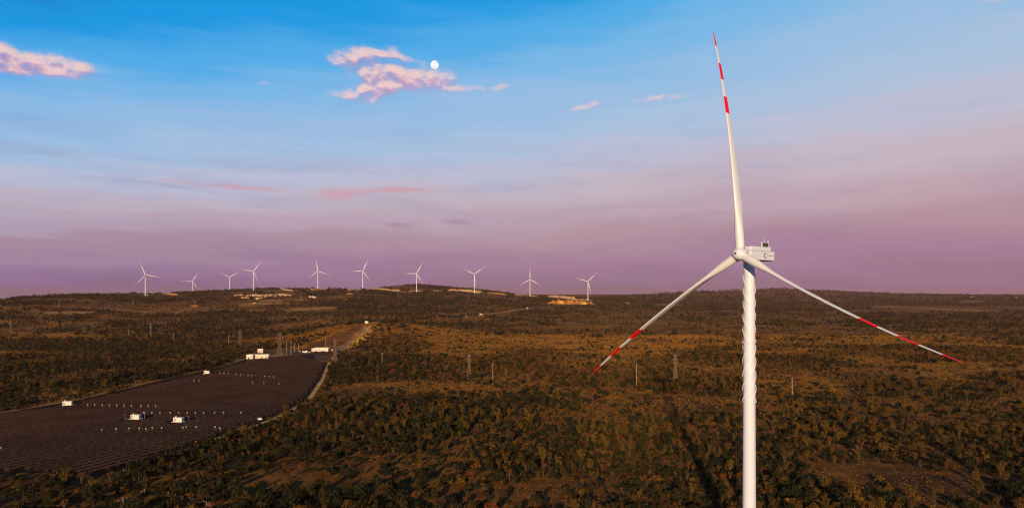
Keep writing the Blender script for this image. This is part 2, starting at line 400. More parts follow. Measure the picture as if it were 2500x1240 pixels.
azs = np.concatenate([np.radians(np.arange(-54, 54.01, .25)), np.radians(np.arange(57, 304, 4.))])
rs = np.geomspace(30, 24000, 330)
A, RR = np.meshgrid(azs, rs); gx = RR*np.sin(A); gy = RR*np.cos(A); gz = height(gx, gy)
nA, nR = len(azs), len(rs)
verts = np.stack([gx.ravel(), gy.ravel(), gz.ravel()], 1)
i, j = np.meshgrid(np.arange(nR-1), np.arange(nA), indexing='ij')
q = np.stack([i*nA+j, i*nA+(j+1) % nA, (i+1)*nA+(j+1) % nA, (i+1)*nA+j], -1).reshape(-1, 4)[:, ::-1]
me = bpy.data.meshes.new('ground')
me.vertices.add(len(verts)+1); me.vertices.foreach_set('co', np.concatenate([verts, [[0, 0, 0]]]).ravel())
fan = np.stack([np.full(nA, len(verts)), (np.arange(nA)+1) % nA, np.arange(nA)], 1)
loops = np.concatenate([q.ravel(), fan.ravel()])
me.loops.add(len(loops)); me.loops.foreach_set('vertex_index', loops.astype(np.int32))
st = np.concatenate([np.arange(len(q))*4, len(q)*4+np.arange(nA)*3])
me.polygons.add(len(st)); me.polygons.foreach_set('loop_start', st.astype(np.int32))
me.update(calc_edges=True); me.validate(); me.polygons.foreach_set('use_smooth', [True]*len(me.polygons))
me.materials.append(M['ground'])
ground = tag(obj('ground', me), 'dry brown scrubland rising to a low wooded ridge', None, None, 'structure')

def ribbon(name, pts, width, mat, rise=0.0, lift=.12, step=None, wob=0.0, seed=0, label=None):
    """earth strip that follows the ground; with rise it becomes a cut bank whose face looks at the low sun"""
    rnd = random.Random(seed); mb = MB(); P_ = [Vector(p) for p in pts]
    out = []
    for a_, b_ in zip(P_[:-1], P_[1:]):
        n = max(1, int((b_-a_).length/(step or 6.0)))
        out += [a_+(b_-a_)*(k/n) for k in range(n)]
    out.append(P_[-1]); vs = []
    for k, p in enumerate(out):
        t = (out[min(k+1, len(out)-1)]-out[max(k-1, 0)]); t.z = 0; t.normalize()
        nn = Vector((-t.y, t.x, 0))
        if rise and nn.y < 0: nn = -nn
        e = min(k, len(out)-1-k); tp = min(1.0, .3+e*.25) if wob else 1.0
        wd = (width[min(k*len(width)//len(out), len(width)-1)] if hasattr(width, '__len__') else width)*(1+wob*(rnd.random()-.5))*tp
        if rise:
            a_ = p; bb = p+nn*wd; rz_ = rise*(1+wob*(rnd.random()-.5))*tp
            top = max(hz(bb.x, bb.y)+.4, hz(a_.x, a_.y)+rz_)
            vs += [(a_.x, a_.y, hz(a_.x, a_.y)-.6), (bb.x, bb.y, top), (bb.x+nn.x*wd*.8, bb.y+nn.y*wd*.8, hz(bb.x+nn.x*wd*.8, bb.y+nn.y*wd*.8)-1.)]
        else:
            for s_ in (-.5, 0, .5):
                bb = p+nn*wd*s_; vs.append((bb.x, bb.y, hz(bb.x, bb.y)+lift))
    fs = []
    for k in range(len(out)-1):
        fs += [(k*3, k*3+1, k*3+4, k*3+3), (k*3+1, k*3+2, k*3+5, k*3+4)]
    mb.add(vs, fs); o = mb.build(name, mat)
    return tag(o, label, None, None, 'structure')
def gpts(pl): return [ground_at(u, v) for u, v in pl]

CLEAR = []                                           # strips kept free of trees (columns and rows of the photo)
def bank(pl, mat, rise, width, seed, nm='soil_bank', label=None):
    CLEAR.append((pl, 4.5)); return ribbon(nm, gpts(pl), width, M[mat], rise*1.35, step=9, wob=.7, seed=seed, label=label)
B_ = 'bare earth bank cut into the ridge below the turbines'
bank([(898, 704.5), (925, 706.5), (950, 709.5), (975, 712)], 'sand', 6, 16, 1, label=B_)
bank([(978, 713), (993, 713.5)], 'orange_soil', 5, 14, 2, label=B_)
bank([(1000, 712.5), (1016, 711.5), (1030, 711)], 'sand', 5, 12, 3, label=B_)
bank([(1052, 710), (1078, 710.5)], 'sand', 5, 12, 4, label=B_)
bank([(1094, 709.5), (1120, 710.5), (1148, 713), (1170, 716.5)], 'sand', 8, 18, 5, label=B_)
bank([(1190, 716.5), (1215, 718), (1235, 720)], 'orange_soil', 6, 16, 6, label=B_)
bank([(1262, 721.5), (1290, 723), (1313, 724)], 'sand', 5, 14, 7, label=B_)
bank([(1337, 724.5), (1360, 727), (1393, 731)], 'sand', 9, 18, 8, label=B_)
bank([(1400, 732), (1446, 733)], 'sand', 5, 12, 9, label=B_)
bank([(1336, 741), (1390, 743), (1452, 743)], 'orange_soil', 13, 26, 10, label=B_)
bank([(1352, 741.5), (1375, 742.5)], 'yellow_soil', 15, 22, 11, label=B_)
bank([(1418, 743), (1432, 743)], 'yellow_soil', 14, 20, 12, label=B_)
for k, (pl, mt, rs_, wd) in enumerate([([(603, 722), (640, 723), (680, 720.5), (711, 721)], 'sand', 5, 14), ([(622, 729), (637, 729)], 'sand', 6, 10),
        ([(613, 741), (625, 741)], 'yellow_soil', 4, 16), ([(719, 732.5), (749, 732.5)], 'orange_soil', 5, 22), ([(688, 708.5), (714, 710.5)], 'sand', 4, 10),
        ([(762, 709), (797, 707)], 'orange_soil', 6, 26), ([(590, 727), (606, 728)], 'sand', 4, 10), ([(575, 721), (592, 720.5)], 'sand', 5, 10), ([(845, 717.5), (860, 718)], 'sand', 4, 10),
        ([(850, 710), (880, 708)], 'orange_soil', 4, 12), ([(398, 719.5), (432, 720)], 'orange_soil', 5, 14), ([(465, 747), (480, 749)], 'orange_soil', 5, 12)]):
    bank(pl, mt, rs_, wd, 20+k, label='bare patch of tilled earth by the houses on the hillside')
for k, (pl, wd) in enumerate([([(640, 737), (660, 733), (690, 735)], 60), ([(590, 745), (640, 741), (700, 739)], 90), ([(225, 750), (275, 754), (330, 759), (380, 764)], 22),
        ([(425, 765), (450, 757), (478, 748)], 14), ([(110, 765), (160, 763), (230, 762)], 90), ([(700, 757), (760, 753), (820, 751)], 90), ([(20, 825), (90, 822), (170, 812)], 30),
        ([(2136, 748), (2230, 751), (2330, 756), (2440, 760)], 120), ([(2345, 737), (2400, 736)], 120), ([(2000, 741), (2020, 742)], 90), ([(1170, 770), (1230, 762), (1310, 751), (1350, 753)], 22),
        ([(1130, 775), (1180, 773)], 10), ([(1600, 743), (1665, 745)], 60), ([(1365, 790), (1440, 795)], 12)]):
    pts = gpts(pl); CLEAR.append((pl, 5))
    ribbon('earth_track', pts, wd, M['track'] if wd < 40 else M['straw'], 0, .35, step=14, wob=.6, seed=60+k, label='strip of bare earth crossing the wooded slope')

# ------------------------------------------------------------------ wind turbine
L_BL = 72.0; TILT = R(3.27); BANDS = [44.65, 50.06, 55.61, 61.06, 66.82, 72.0]
def blade_section(r, pitch=84.0):
    t = r/L_BL
    if r < 3: ch, th, k = 2.75, 1.0, 0.0
    else:
        ch = np.interp(r, [3, 8, 15, 24, 36, 45, 56, 64, 69, 71.4, 72], [2.75, 3.1, 3.7, 3.25, 2.5, 2.05, 1.6, 1.25, .9, .45, .12])
        th = np.interp(r, [3, 8, 15, 24, 40, 72], [1.0, .78, .44, .31, .25, .18]); k = float(smooth((r-3)/11))
    tw = R(np.interp(r, [0, 10, 20, 40, 72], [12, 12, 8, 3, 0])) + R(pitch)          # 84 degrees: parked, pitched to feather
    pts = []
    for q_ in range(20):
        a = 2*pi*q_/20
        cx, cyy = .5*cos(a), .5*sin(a)
        ax_ = .5*cos(a)-.16; ay_ = .5*sin(a)*th*(1-.42*(-cos(a)+1)/2*(-1 if cos(a) > 0 else 1)) if False else .5*sin(a)*th*(.62+.38*cos(a))
        px_ = (cx*(1-k)+ax_*k)*ch; py_ = (cyy*(1-k)+ay_*k)*ch
        pts.append((px_, py_))
    # leading edge at +x of the section; local -X is the direction of rotation
    le = Vector((-cos(tw), sin(tw))); nn = Vector((sin(tw), cos(tw)))
    cone = 7.129*t if pitch > 45 else 2+3*t*t; bend = 5.23*max(t, 0)**2.338 if pitch > 45 else 0.0
    return [(bend+le.x*p+nn.x*s, cone+le.y*p+nn.y*s, r) for p, s in pts]
def blade_mesh(name, r0, r1, mat, n, cap0, cap1, pitch=84.0):
    mb = MB(); vs = []; rr = np.linspace(r0, r1, n)
    if r1 >= 71.9: rr = np.concatenate([np.linspace(r0, 70, n-3), [71, 71.7, 72]])
    for r in rr: vs += blade_section(float(r), pitch)
    fs = [(i*20+k, i*20+(k+1) % 20, (i+1)*20+(k+1) % 20, (i+1)*20+k) for i in range(len(rr)-1) for k in range(20)]
    if cap0: fs.append(tuple(range(20)))
    if cap1: fs.append(tuple(range((len(rr)-1)*20, len(rr)*20)))
    mb.add(vs, fs); return mb.mesh(name, mat, True)
def blade_set(pitch):
    d = {'root': blade_mesh('blade', 1.5, BANDS[0], M['blade'], 46 if pitch > 45 else 16, True, False, pitch)}
    for k in range(5): d[k] = blade_mesh('red_band' if k % 2 == 0 else 'white_band', BANDS[k], BANDS[k+1], M['red'] if k % 2 == 0 else M['blade'], 9, False, k == 4, pitch)
    return d
BM_PARK, BM_RUN = blade_set(84.0), blade_set(6.0)
def ring_mesh():
    mb = MB(); mb.lathe([(1.40, 1.86), (1.46, 1.86), (1.46, 1.98), (1.40, 1.98)], 28); return mb.mesh('root_seal', M['seam'])
RING = ring_mesh()
def rotor_matrix(phi, hub):
    ax_ = Vector((0, -cos(TILT), sin(TILT))); up = Vector((0, sin(TILT), cos(TILT))); h = Vector((1, 0, 0))
    bd = sin(phi)*h+cos(phi)*up; t = cos(phi)*h-sin(phi)*up
    m4 = Matrix((-t, ax_, bd)).transposed().to_4x4(); m4.translation = hub; return m4
OVER = 4.6
def strake(z0, z1, hand, start, n_turn, rad, steps=90):
    mb = MB(); pts = []
    for k in range(steps+1):
        f = k/steps; z = z1+(z0-z1)*f; a = start+hand*2*pi*n_turn*f
        r = tower_r(z)+.17; pts.append((r*cos(a), r*sin(a), z))
    mb.tube(pts, rad, 6); return mb
def tower_r(z): return np.interp(z, [0, 30, HUB_H-2.4], [2.25, 2.02, 1.68])
def make_turbine(detail, phi):
    BM = BM_PARK if detail else BM_RUN
    root = empty('wind_turbine'); hub = Vector((0, -OVER, HUB_H))
    mb = MB(); zz = [-3, 0]+list(np.linspace(6, HUB_H-2.3, 22)); mb.lathe([(tower_r(z), z) for z in zz], 48 if detail else 20)
    tw = mb.build('tower', M['white'], root, True)
    if detail:
        for z in (26.0, 51.5, 78.0):
            r = float(tower_r(z)); s = MB().lathe([(r+.004, z-.06), (r+.02, z-.05), (r+.02, z+.05), (r+.004, z+.06)], 48); s.build('flange_seam', M['white'], tw, True)
        # helical strakes, an upper and a lower set wound in opposite senses
        for q_ in range(4):
            strake(76.0, HUB_H-2.6, 1, q_*pi/2+.5, 1.53, .085).build('strake', M['strake'], tw, True)
            strake(57.3, 75.5, -1, q_*pi/2+.9, 1.05, .085).build('strake', M['strake'], tw, True)
        d = MB(); d.box((0, -2.28, 2.3), (1.0, .12, 2.3)); d.build('door', M['steel'], tw)
    # yaw ring under the nacelle
    MB().lathe([(1.66, HUB_H-2.35), (1.95, HUB_H-2.3), (1.95, HUB_H-1.75), (1.6, HUB_H-1.7)], 32).build('yaw_ring', M['seam'] if detail else M['white'], root, True)
    # nacelle: long box with stepped roof and chamfered nose
    def shell(y0, y1, w0, w1, z0, z1, bev, ynose=None):
        mb = MB(); secs = []
        ys = [(y0, .86, .86), (y0+.7, 1, 1), (y1-.15, 1, 1), (y1, .97, .97)]
        zc = (z0+z1)/2
        for (yy, sx, sz) in ys:
            hw, hh = w0/2*sx, (z1-z0)/2*sz
            ring = [(-hw+bev, -hh), (hw-bev, -hh), (hw, -hh+bev), (hw, hh-bev), (hw-bev, hh), (-hw+bev, hh), (-hw, hh-bev), (-hw, -hh+bev)]
            secs.append([(a, yy, zc+c_) for a, c_ in ring])
        vs = [p for s in secs for p in s]
        fs = [(i*8+k, i*8+(k+1) % 8, (i+1)*8+(k+1) % 8, (i+1)*8+k) for i in range(3) for k in range(8)]+[tuple(range(8)), tuple(range(24, 32))]
        mb.add(vs, fs); return mb
    H = HUB_H
    nac = shell(-OVER+2.1, 10.5, 4.3, 4.3, H-1.75, H+1.18, .16).build('nacelle', M['white'], root)
    shell(-OVER+2.3, 8.7, 4.1, 4.1, H+1.16, H+2.55, .12).build('roof_housing', M['white'], nac)
    if detail:
        for yy in (1.2, 4.6): MB().box((2.155, yy, H-.28), (.03, .05, 2.7)).build('panel_seam', M['steel'], nac)
        MB().box((2.16, 3.6, H+1.17), (.03, 11.6, .06)).build('panel_seam', M['steel'], nac)
        MB().box((0, 7.2, H-1.83), (3.0, 5.6, .14)).build('belly_hatch', M['seam'], nac)
        co = MB().box((1.55, 6.1, H+3.12), (.5, 3.0, 1.12)).build('cooler', M['grille'], nac)
        for k in range(5): MB().box((1.815, 6.1, H+2.72+k*.2), (.05, 2.9, .06)).build('louver', M['seam'], co)
        for (xx, yy) in ((1.6, 4.42), (1.6, 7.78)): MB().box((xx, yy, H+3.3), (.34, .26, 1.6)).build('cooler_post', M['white'], nac)
        MB().box((1.55, 6.1, H+3.74), (.7, 3.3, .10)).build('cooler_cap', M['grille'], nac)
        MB().tube([(1.4, 6.0, H+3.75), (1.4, 6.0, H+5.0)], .08, 6).build('lightning_rod', M['white'], nac)
        a = MB().tube([(1.5, 7.9, H+3.9), (1.5, 7.9, H+4.3)], .06, 6); a.box((1.5, 7.9, H+4.4), (.34, .34, .3)); a.build('beacon', M['white'], nac)
        MB().tube([(0, 10.5, H+1.1), (0, 11.5, H+1.5)], .05, 6).build('wind_vane_arm', M['white'], nac)
        # emblem: open ring, thicker on its left side, and the lettering next to it
        vs, fs = [], []; n = 40
        for k in range(n+1):
            a_ = R(40)+R(285)*k/n; wd = .10+.20*math.sin(pi*k/n)
            for rr_, xo in ((.78, 2.158), (.78-wd, 2.158)):
                vs.append((xo, 5.55+rr_*cos(a_)*1.0, H-.22+rr_*1.12*sin(a_)))
        fs = [(2*k, 2*k+1, 2*k+3, 2*k+2) for k in range(n)]
        n0 = len(vs); vs += [(x_+.012, y_, z_) for x_, y_, z_ in vs]; fs += [(n0+a_, n0+b_, n0+c_, n0+d_) for a_, b_, c_, d_ in fs]
        MB().add(vs, fs).build('emblem', M['ink'], nac)
        cu = bpy.data.curves.new('lettering', 'FONT'); cu.body = 'The Blue Circle'; cu.size = .58; cu.extrude = .006; cu.align_y = 'CENTER'
        tmp = bpy.data.objects.new('lettering', cu); C.objects.link(tmp)
        bpy.context.view_layer.update()
        tme = bpy.data.meshes.new_from_object(tmp.evaluated_get(bpy.context.evaluated_depsgraph_get()))
        bpy.data.objects.remove(tmp)
        tme.materials.clear(); tme.materials.append(M['ink'])
        to = obj('lettering', tme, nac); to.matrix_local = Matrix(((0, 0, 1, 2.162), (1, 0, 0, 6.42), (0, 1, 0, H-.22), (0, 0, 0, 1)))
    # hub and spinner
    prof = [(1.55, -2.3), (1.95, -1.7), (2.02, -.4), (1.95, .8), (1.70, 1.7), (1.25, 2.25), (.75, 2.5), (.30, 2.58)]
    hb = MB().lathe([(r, z) for r, z in prof], 32, 'y').build('hub', M['white'], root, True)
    hb.matrix_local = Matrix.Translation(hub) @ Matrix.Rotation(-TILT, 4, 'X')
    if detail:
        MB().lathe([(.30, 2.50), (.36, 2.54), (.36, 2.62), (.30, 2.63)], 20, 'y').build('nose_hatch', M['seam'], hb, True)
        MB().lathe([(1.57, -2.42), (1.75, -2.42), (1.75, -2.2), (1.57, -2.2)], 32, 'y').build('hub_seal', M['seam'], hb, True)
    for k in range(3):
        m4 = rotor_matrix(phi+k*2*pi/3, hub)
        bl = obj('blade', BM['root'], root); bl.matrix_local = m4
        for q_ in range(5): obj('red_band' if q_ % 2 == 0 else 'white_band', BM[q_], bl)
        if detail: obj('root_seal', RING, bl)
    return root
PSI = R(54.05)
D0 = 214.75; hubw = Vector(((1807.6-UC)/FPX*D0, D0, CAM_Z+(VH-620.3)/FPX*D0))
main = make_turbine(True, R(-2.34))
ax_w = Vector((-sin(PSI), -cos(PSI), 0))
tb = hubw-ax_w*OVER
main.location = (tb.x, tb.y, hubw.z-HUB_H); main.rotation_euler = (0, 0, -PSI)
tag(main, 'tall white wind turbine with spiral strakes and red banded blades rising from dry scrub', 'wind turbine')
far_lab = ['wind turbine beside the long white wall, set apart at the low end of the ridge', 'wind turbine sunk behind the ridge, showing the shortest tower', 'wind turbine with its lower tower behind the ridge, rotor overlapping its neighbour',
           'wind turbine above the sandy hillside village, next to the half hidden one', 'wind turbine on the ridge beyond the hillside houses, one blade almost straight up', 'wind turbine on the saddle beside the start of the sandy cut road',
           'wind turbine in front of the rounded wooded hilltop', 'wind turbine on the falling ridge with one blade hanging along its tower', 'wind turbine with one blade exactly upright and two drooping evenly', 'wind turbine above the bright orange earthworks at the end of the ridge']
proto = None
for k, (u, v, D, ph) in enumerate(FAR):
    t = make_turbine(False, R(ph))
    hx = (u-UC)/FPX*D; zb = CAM_Z+(VH-v)/FPX*D-HUB_H
    az = atan2(hx, D)
    t.location = (hx-OVER*sin(az)*-1, D+OVER*cos(az), zb); t.rotation_euler = (0, 0, -az)
    tag(t, far_lab[k], 'wind turbine', 'wind turbines along the ridge')

# ------------------------------------------------------------------ solar field
def flat(u, v):
    d = FPX*CAM_Z/(v-VH); return Vector(((u-UC)/FPX*d, d, 0))
RD = Vector((.366, .931, 0)).normalized(); ND = Vector((RD.y, -RD.x, 0))      # along the rows; downhill across the rows
farm_px = [(-160, 1040), (0, 1014), (170, 990), (340, 950), (500, 914), (600, 886), (660, 873), (700, 869), (740, 873), (788, 886), (775, 925), (745, 965), (700, 995),
           (645, 1020), (560, 1050), (470, 1083), (350, 1122), (245, 1156), (150, 1156), (60, 1147), (-160, 1170)]
farm = [flat(*p) for p in farm_px]
block2 = [ground_at(*p) for p in [(735, 850), (790, 829), (845, 808), (882, 797), (876, 808), (862, 822), (848, 836), (815, 848)]]
block3 = [flat(*p) for p in [(744, 860), (812, 859), (806, 868), (775, 869)]]
block4 = [ground_at(*p) for p in [(905, 784), (925, 781), (945, 779), (940, 782), (915, 786)]]
def clip_row(poly, s):
    ts = []
    for a_, b_ in zip(poly, poly[1:]+poly[:1]):
        sa, sb = a_.dot(ND)-s, b_.dot(ND)-s
        if (sa < 0) != (sb < 0):
            p = a_+(b_-a_)*(sa/(sa-sb)); ts.append(p.dot(RD))
    ts.sort(); return list(zip(ts[::2], ts[1::2]))
PITCH, DEPTH, TILT_P = 6.2, 2.6, R(4)
row_tmpl = {}
cabins_px = [(332, 1024), (436, 1031), (165, 990), (505, 913)]
cab_pos = [flat(u, v) for u, v in cabins_px]
def make_rows(poly, label, group, PITCH=PITCH):
    ss = [p.dot(ND) for p in poly]; s = min(ss)+PITCH*.6; rows = []
    while s < max(ss)-1:
        segs = []
        for (t0, t1) in clip_row(poly, s):
            # tables of about 24 m; leave the service aisle and the cabins free
            t = t0; e = t0+random.uniform(8, 24)
            while t < t1-6:
                e = min(e, t1); c_ = RD*((t+e)/2)+ND*s
                free = True
                for cp in cab_pos:
                    for f in (0., .25, .5, .75, 1.):
                        q_ = RD*(t+(e-t)*f)+ND*s-cp
                        if abs(q_.x) < 7.5 and -6 < q_.y < 8: free = False
                if free and not (-290 < c_.x < -185 and False): segs.append((t, e-.07))
                elif e-t > 12:
                    for (a_, b_) in ((t, t+7.5), (e-7.5, e-.45)):
                        if all(not (abs((RD*g+ND*s-cp).x) < 7.5 and -6 < (RD*g+ND*s-cp).y < 8) for cp in cab_pos for g in (a_, (a_+b_)/2, b_)): segs.append((a_, b_))
                t = e; e = t+24.0
        if segs:
            mid = RD*((segs[0][0]+segs[-1][1])/2)+ND*s
            root = empty('solar_row', (mid.x, mid.y, 0)); tag(root, label, 'solar panels', group)
            sm = MB(); lo = DEPTH/2*cos(TILT_P); z0 = 1.35; z1 = z0+DEPTH*sin(TILT_P)
            for (t0, t1) in segs:
                pm, fm = MB(), MB(); pa, pb = RD*t0+ND*s, RD*t1+ND*s; ga, gb = hz(pa.x, pa.y), hz(pb.x, pb.y)
                def W(t, n, z): p = RD*t+ND*(s+n)-mid; return (p.x, p.y, z+ga+(gb-ga)*(t-t0)/(t1-t0))
                pm.add([W(t0, lo, z0), W(t1, lo, z0), W(t1, -lo, z1), W(t0, -lo, z1)], [(0, 1, 2, 3)])
                # rim under the glass
                fm.add([W(t0-.03, lo+.03, z0-.012), W(t1+.03, lo+.03, z0-.012), W(t1+.03, -lo-.03, z1-.012), W(t0-.03, -lo-.03, z1-.012),
                        W(t0-.03, lo+.03, z0-.10), W(t1+.03, lo+.03, z0-.10), W(t1+.03, -lo-.03, z1-.10), W(t0-.03, -lo-.03, z1-.10)],
                       [(0, 1, 2, 3), (7, 6, 5, 4), (0, 4, 5, 1), (1, 5, 6, 2), (2, 6, 7, 3), (3, 7, 4, 0)])
                po = pm.build('panel_table', M['pv'], root); fm.build('rim', M['pv_frame'], po)
                n = max(2, int(round((t1-t0)/4.8)))
                for k in range(n):
                    t = t0+.6+(t1-t0-1.2)*k/(n-1); zg = ga+(gb-ga)*(t-t0)/(t1-t0)
                    for nn_, zz_ in ((lo*.86, z0-.10), (-lo*.80, z1-.14)):
                        q_ = RD*t+ND*(s+nn_)-mid; sm.box((q_.x, q_.y, zg+zz_/2-.2), (.17, .17, zz_+.4), atan2(RD.y, RD.x))
                    if k: continue
                    # bracket that stands just proud of the low rim
                    q_ = RD*t+ND*(s+lo+.10)-mid; sm.box((q_.x, q_.y, zg+z0-.12), (.16, .10, .34), atan2(RD.y, RD.x))
            so = sm.build('posts', M['pv_post'], root); so['kind'] = 'stuff'
            rows.append(s)
        s += PITCH
    return rows
S_ROWS = make_rows(farm, 'long row of dark solar panels in the big hillside solar field', 'rows of the big solar field')
make_rows(block2, 'row of dark solar panels in the upper block beside the service road', 'rows of the upper solar block', 9.0)
make_rows(block3, 'short row of dark solar panels in front of the substation building', 'rows by the substation')
# bare earth sheet under the field, shade between the rows painted into it
def poly_sheet(name, poly, mat, lift, label):
    mb = MB(); mb.add([(p.x, p.y, hz(p.x, p.y)+lift) for p in poly], [tuple(range(len(poly)))]); return tag(mb.build(name, M[mat]), label, None, None, 'structure')
yard_px = [(-170, 1041), (0, 1008), (200, 975), (380, 932), (560, 890), (600, 868), (640, 856), (720, 852), (800, 853), (822, 862), (800, 885),
           (785, 925), (752, 972), (706, 1001), (650, 1027), (560, 1058), (470, 1091), (350, 1131), (245, 1163), (60, 1153), (-170, 1178)]
yard = [flat(*p) for p in yard_px]
upper = [ground_at(*p) for p in [(640, 858), (720, 848), (800, 818), (884, 793), (892, 797), (870, 826), (852, 842), (824, 862)]]
poly_sheet('solar_field_ground', yard, 'row_shade_soil', .05, 'bare earth under the solar field, coloured near black as row shade')

poly_sheet('substation_yard', [flat(*q_) for q_ in [(600, 868), (640, 856), (720, 852), (800, 853), (822, 862), (803, 885), (789, 884), (740, 871), (700, 866.5), (660, 871), (604, 884.5)]], 'yard', .08, 'brown earth yard around the substation buildings')
# white combiner boxes at the row ends: columns and rows of the photo
dots = [(x/3.647, 900+y/3.647) for x, y in [(762, 318), (828, 320), (895, 321), (963, 323), (1028, 324), (1088, 325), (1147, 326), (1206, 327), (1266, 327), (1326, 328), (1386, 329),
        (1272, 390), (1335, 391), (1402, 392), (1468, 392), (1525, 392), (1592, 392), (1662, 392), (1723, 392), (1790, 392), (1928, 392), (2003, 391), (2139, 390),
        (897, 547), (1013, 538), (1087, 537), (1158, 535), (1230, 533), (1275, 538), (1375, 530), (1448, 530), (1602, 524), (1680, 522), (1756, 521), (1915, 521), (1968, 533),
        (1960, 33), (2007, 36), (2053, 38), (2100, 43), (2148, 45), (2196, 50), (2244, 54), (1736, 100), (1786, 102), (2262, 118), (8, 712)]]
dots += [(600+x/11.27, 840+y/11.27) for x, y in [(232, 1037), (562, 1053), (900, 1073), (470, 862), (622, 872), (775, 882)]]
bx_m = MB(); bx_m.box((0, 0, 1.95), (.55, .36, .5)); bx_m = bx_m.mesh('box', M['box'])
bl_m = MB(); bl_m.box((0, -.195, 1.95), (.42, .03, .38)); bl_m = bl_m.mesh('door', M['box'])
bs_m = MB(); bs_m.box((-.3, 0, .75), (.10, .10, 1.7)); bs_m.box((.3, 0, .75), (.10, .10, 1.7)); bs_m = bs_m.mesh('stand', M['steel'])
cap_m = MB(); cap_m.box((0, 0, 2.24), (.64, .46, .06)); cap_m = cap_m.mesh('rain_hood', M['box'])
taken = []
for (u, v) in dots:
    p = flat(u, v+5.0)
    s = p.dot(ND); k = round((s-S_ROWS[0]-PITCH/2)/PITCH); s2 = S_ROWS[0]+(k+.5)*PITCH
    p = RD*p.dot(RD)+ND*s2
    if any((p-q_).length < 2.5 for q_ in taken) or any((p-cp).length < 7 for cp in cab_pos): continue
    taken.append(p)
    r = empty('combiner_box', p, 0.12); tag(r, 'small white electrical box on a stand between two solar rows', 'electrical box', 'white boxes among the solar rows')
    for nm, mm in (('box', bx_m), ('door', bl_m), ('stand', bs_m), ('rain_hood', cap_m)): obj(nm, mm, r)

# inverter cabins on raised platforms
def cabin(loc, rz, label, w=6.4, d=2.9, h=2.9, stairs=True):
    r = empty('inverter_cabin', loc, rz); tag(r, label, 'cabin', 'white inverter cabins')
    pl = MB().box((0, -.2, .62), (w+2.0, d+1.6, .22)).build('platform', M['plat'], r)
    lg = MB()
    for sx in (-1, 1):
        for sy in (-1, 1): MB().box((sx*(w/2+.5), sy*(d/2+.2)-.2, .22), (.3, .3, .6)).build('leg', M['plat'], r)
    bd = MB().box((0, 0, .73+h/2), (w, d, h)).build('body', M['cabin'], r)
    MB().box((0, 0, .73+h+.06), (w+.3, d+.3, .14)).build('roof', M['cabin'], bd)
    for k in range(2):
        for q_ in range(2): MB().box((-w/2+.75+k*.95, -d/2-.012, 1.55+q_*1.05), (.6, .05, .62)).build('louver', M['seam'], bd)
    for k in range(3): MB().box((-w/2+2.9+k*1.15, -d/2-.012, 2.05), (1.0, .05, 2.3)).build('door', M['roof'], bd)
    MB().box((w/2+.012, 0, 2.0), (.05, 1.1, 2.1)).build('door', M['roof'], bd)
    MB().box((-w/2+1.2, .3, .73+h+.45), (.8, .8, .7)).build('roof_vent', M['cabin'], bd)
    for sx in ((-1, 1) if stairs else (1,)):
        st_ = MB()
        for k in range(4): st_.box((sx*(w/2+1.25+.42*k), -.9, .55-.15*k), (.44, 1.0, .08))
        st_.tube([(sx*(w/2+1.05), -1.4, 1.65), (sx*(w/2+2.8), -1.4, 1.0)], .05, 5); st_.tube([(sx*(w/2+2.8), -1.4, 1.0), (sx*(w/2+2.8), -1.4, 0)], .05, 5)
        st_.build('stairs', M['steel'], r)
    return r
cabin(cab_pos[0], -.10, 'white inverter cabin with stairs at both ends below a line of white boxes')
cabin(cab_pos[1], -.10, 'white inverter cabin mirrored in the panel rows in front of it', stairs=False)
cabin(cab_pos[2], .25, 'white inverter cabin against the trees on the outer edge of the field', stairs=False)
cabin(cab_pos[3], .1, 'white inverter cabin on the field edge down from the control building', 5.5, stairs=False)
p = ground_at(895, 790); cabin(p, 0, 'tiny white cabin where the service road leaves the upper solar block', 6.5, 3, 4.2, False)

def lamp_post(u, v, h, label):
    p = flat(u, v); r = empty('lamp_post', p); tag(r, label, 'lamp post', 'lamp posts by the cabins')
    MB().tube([(0, 0, -.2), (0, 0, h)], [.09, .06], 6).build('pole', M['steel'], r)
    MB().tube([(0, 0, h-.03), (-.9, 0, h+.18)], .04, 5).build('arm', M['steel'], r)
    MB().box((-1.1, 0, h+.18), (.6, .26, .12)).build('lamp_head', M['cabin'], r)
lamp_post(305.5, 1029, 4.8, 'lamp post at the outer side of the cabin with two stairs')
lamp_post(353, 1023, 4.8, 'lamp post between the two neighbouring inverter cabins')
lamp_post(461, 1032, 5.0, 'lamp post past the cabin that is mirrored in the panels')

# ------------------------------------------------------------------ substation
def building(loc, rz, w, d, h, label, wins, doors, cat='building', wallmat='wall', parapet=True, roofmat='roof'):
    r = empty('flat_roof_building', loc, rz); tag(r, label, cat)
    wl = MB().box((0, 0, h/2-.3), (w, d, h+.6)).build('wall', M[wallmat], r)
    rf = MB().box((0, 0, h+.10), (w+.7, d+.7, .2)).build('roof', M[roofmat], r)
    if parapet:
        for (cx, cyy, ww, dd_) in ((0, -d/2-.15, w+.7, .3), (0, d/2+.15, w+.7, .3), (-w/2-.15, 0, .3, d), (w/2+.15, 0, .3, d)): MB().box((cx, cyy, h+.45), (ww, dd_, .5)).build('parapet', M[wallmat], rf)
    for x_ in wins:
        f = MB().box((x_, -d/2-.03, h*.55), (1.7, .10, 1.35)).build('window', M['roof'], r); MB().box((x_, -d/2-.085, h*.55), (1.45, .03, 1.1)).build('pane', M['glass'], f)
    for x_ in doors: MB().box((x_, -d/2-.03, 1.15), (1.6, .10, 2.3)).build('door', M['glass'], r)
    return r
p = flat(633, 874)
building(p, .12, 27, 8.5, 4.4, 'long white control building at the top corner of the solar field', (-3, .5, 11), (4.5,))
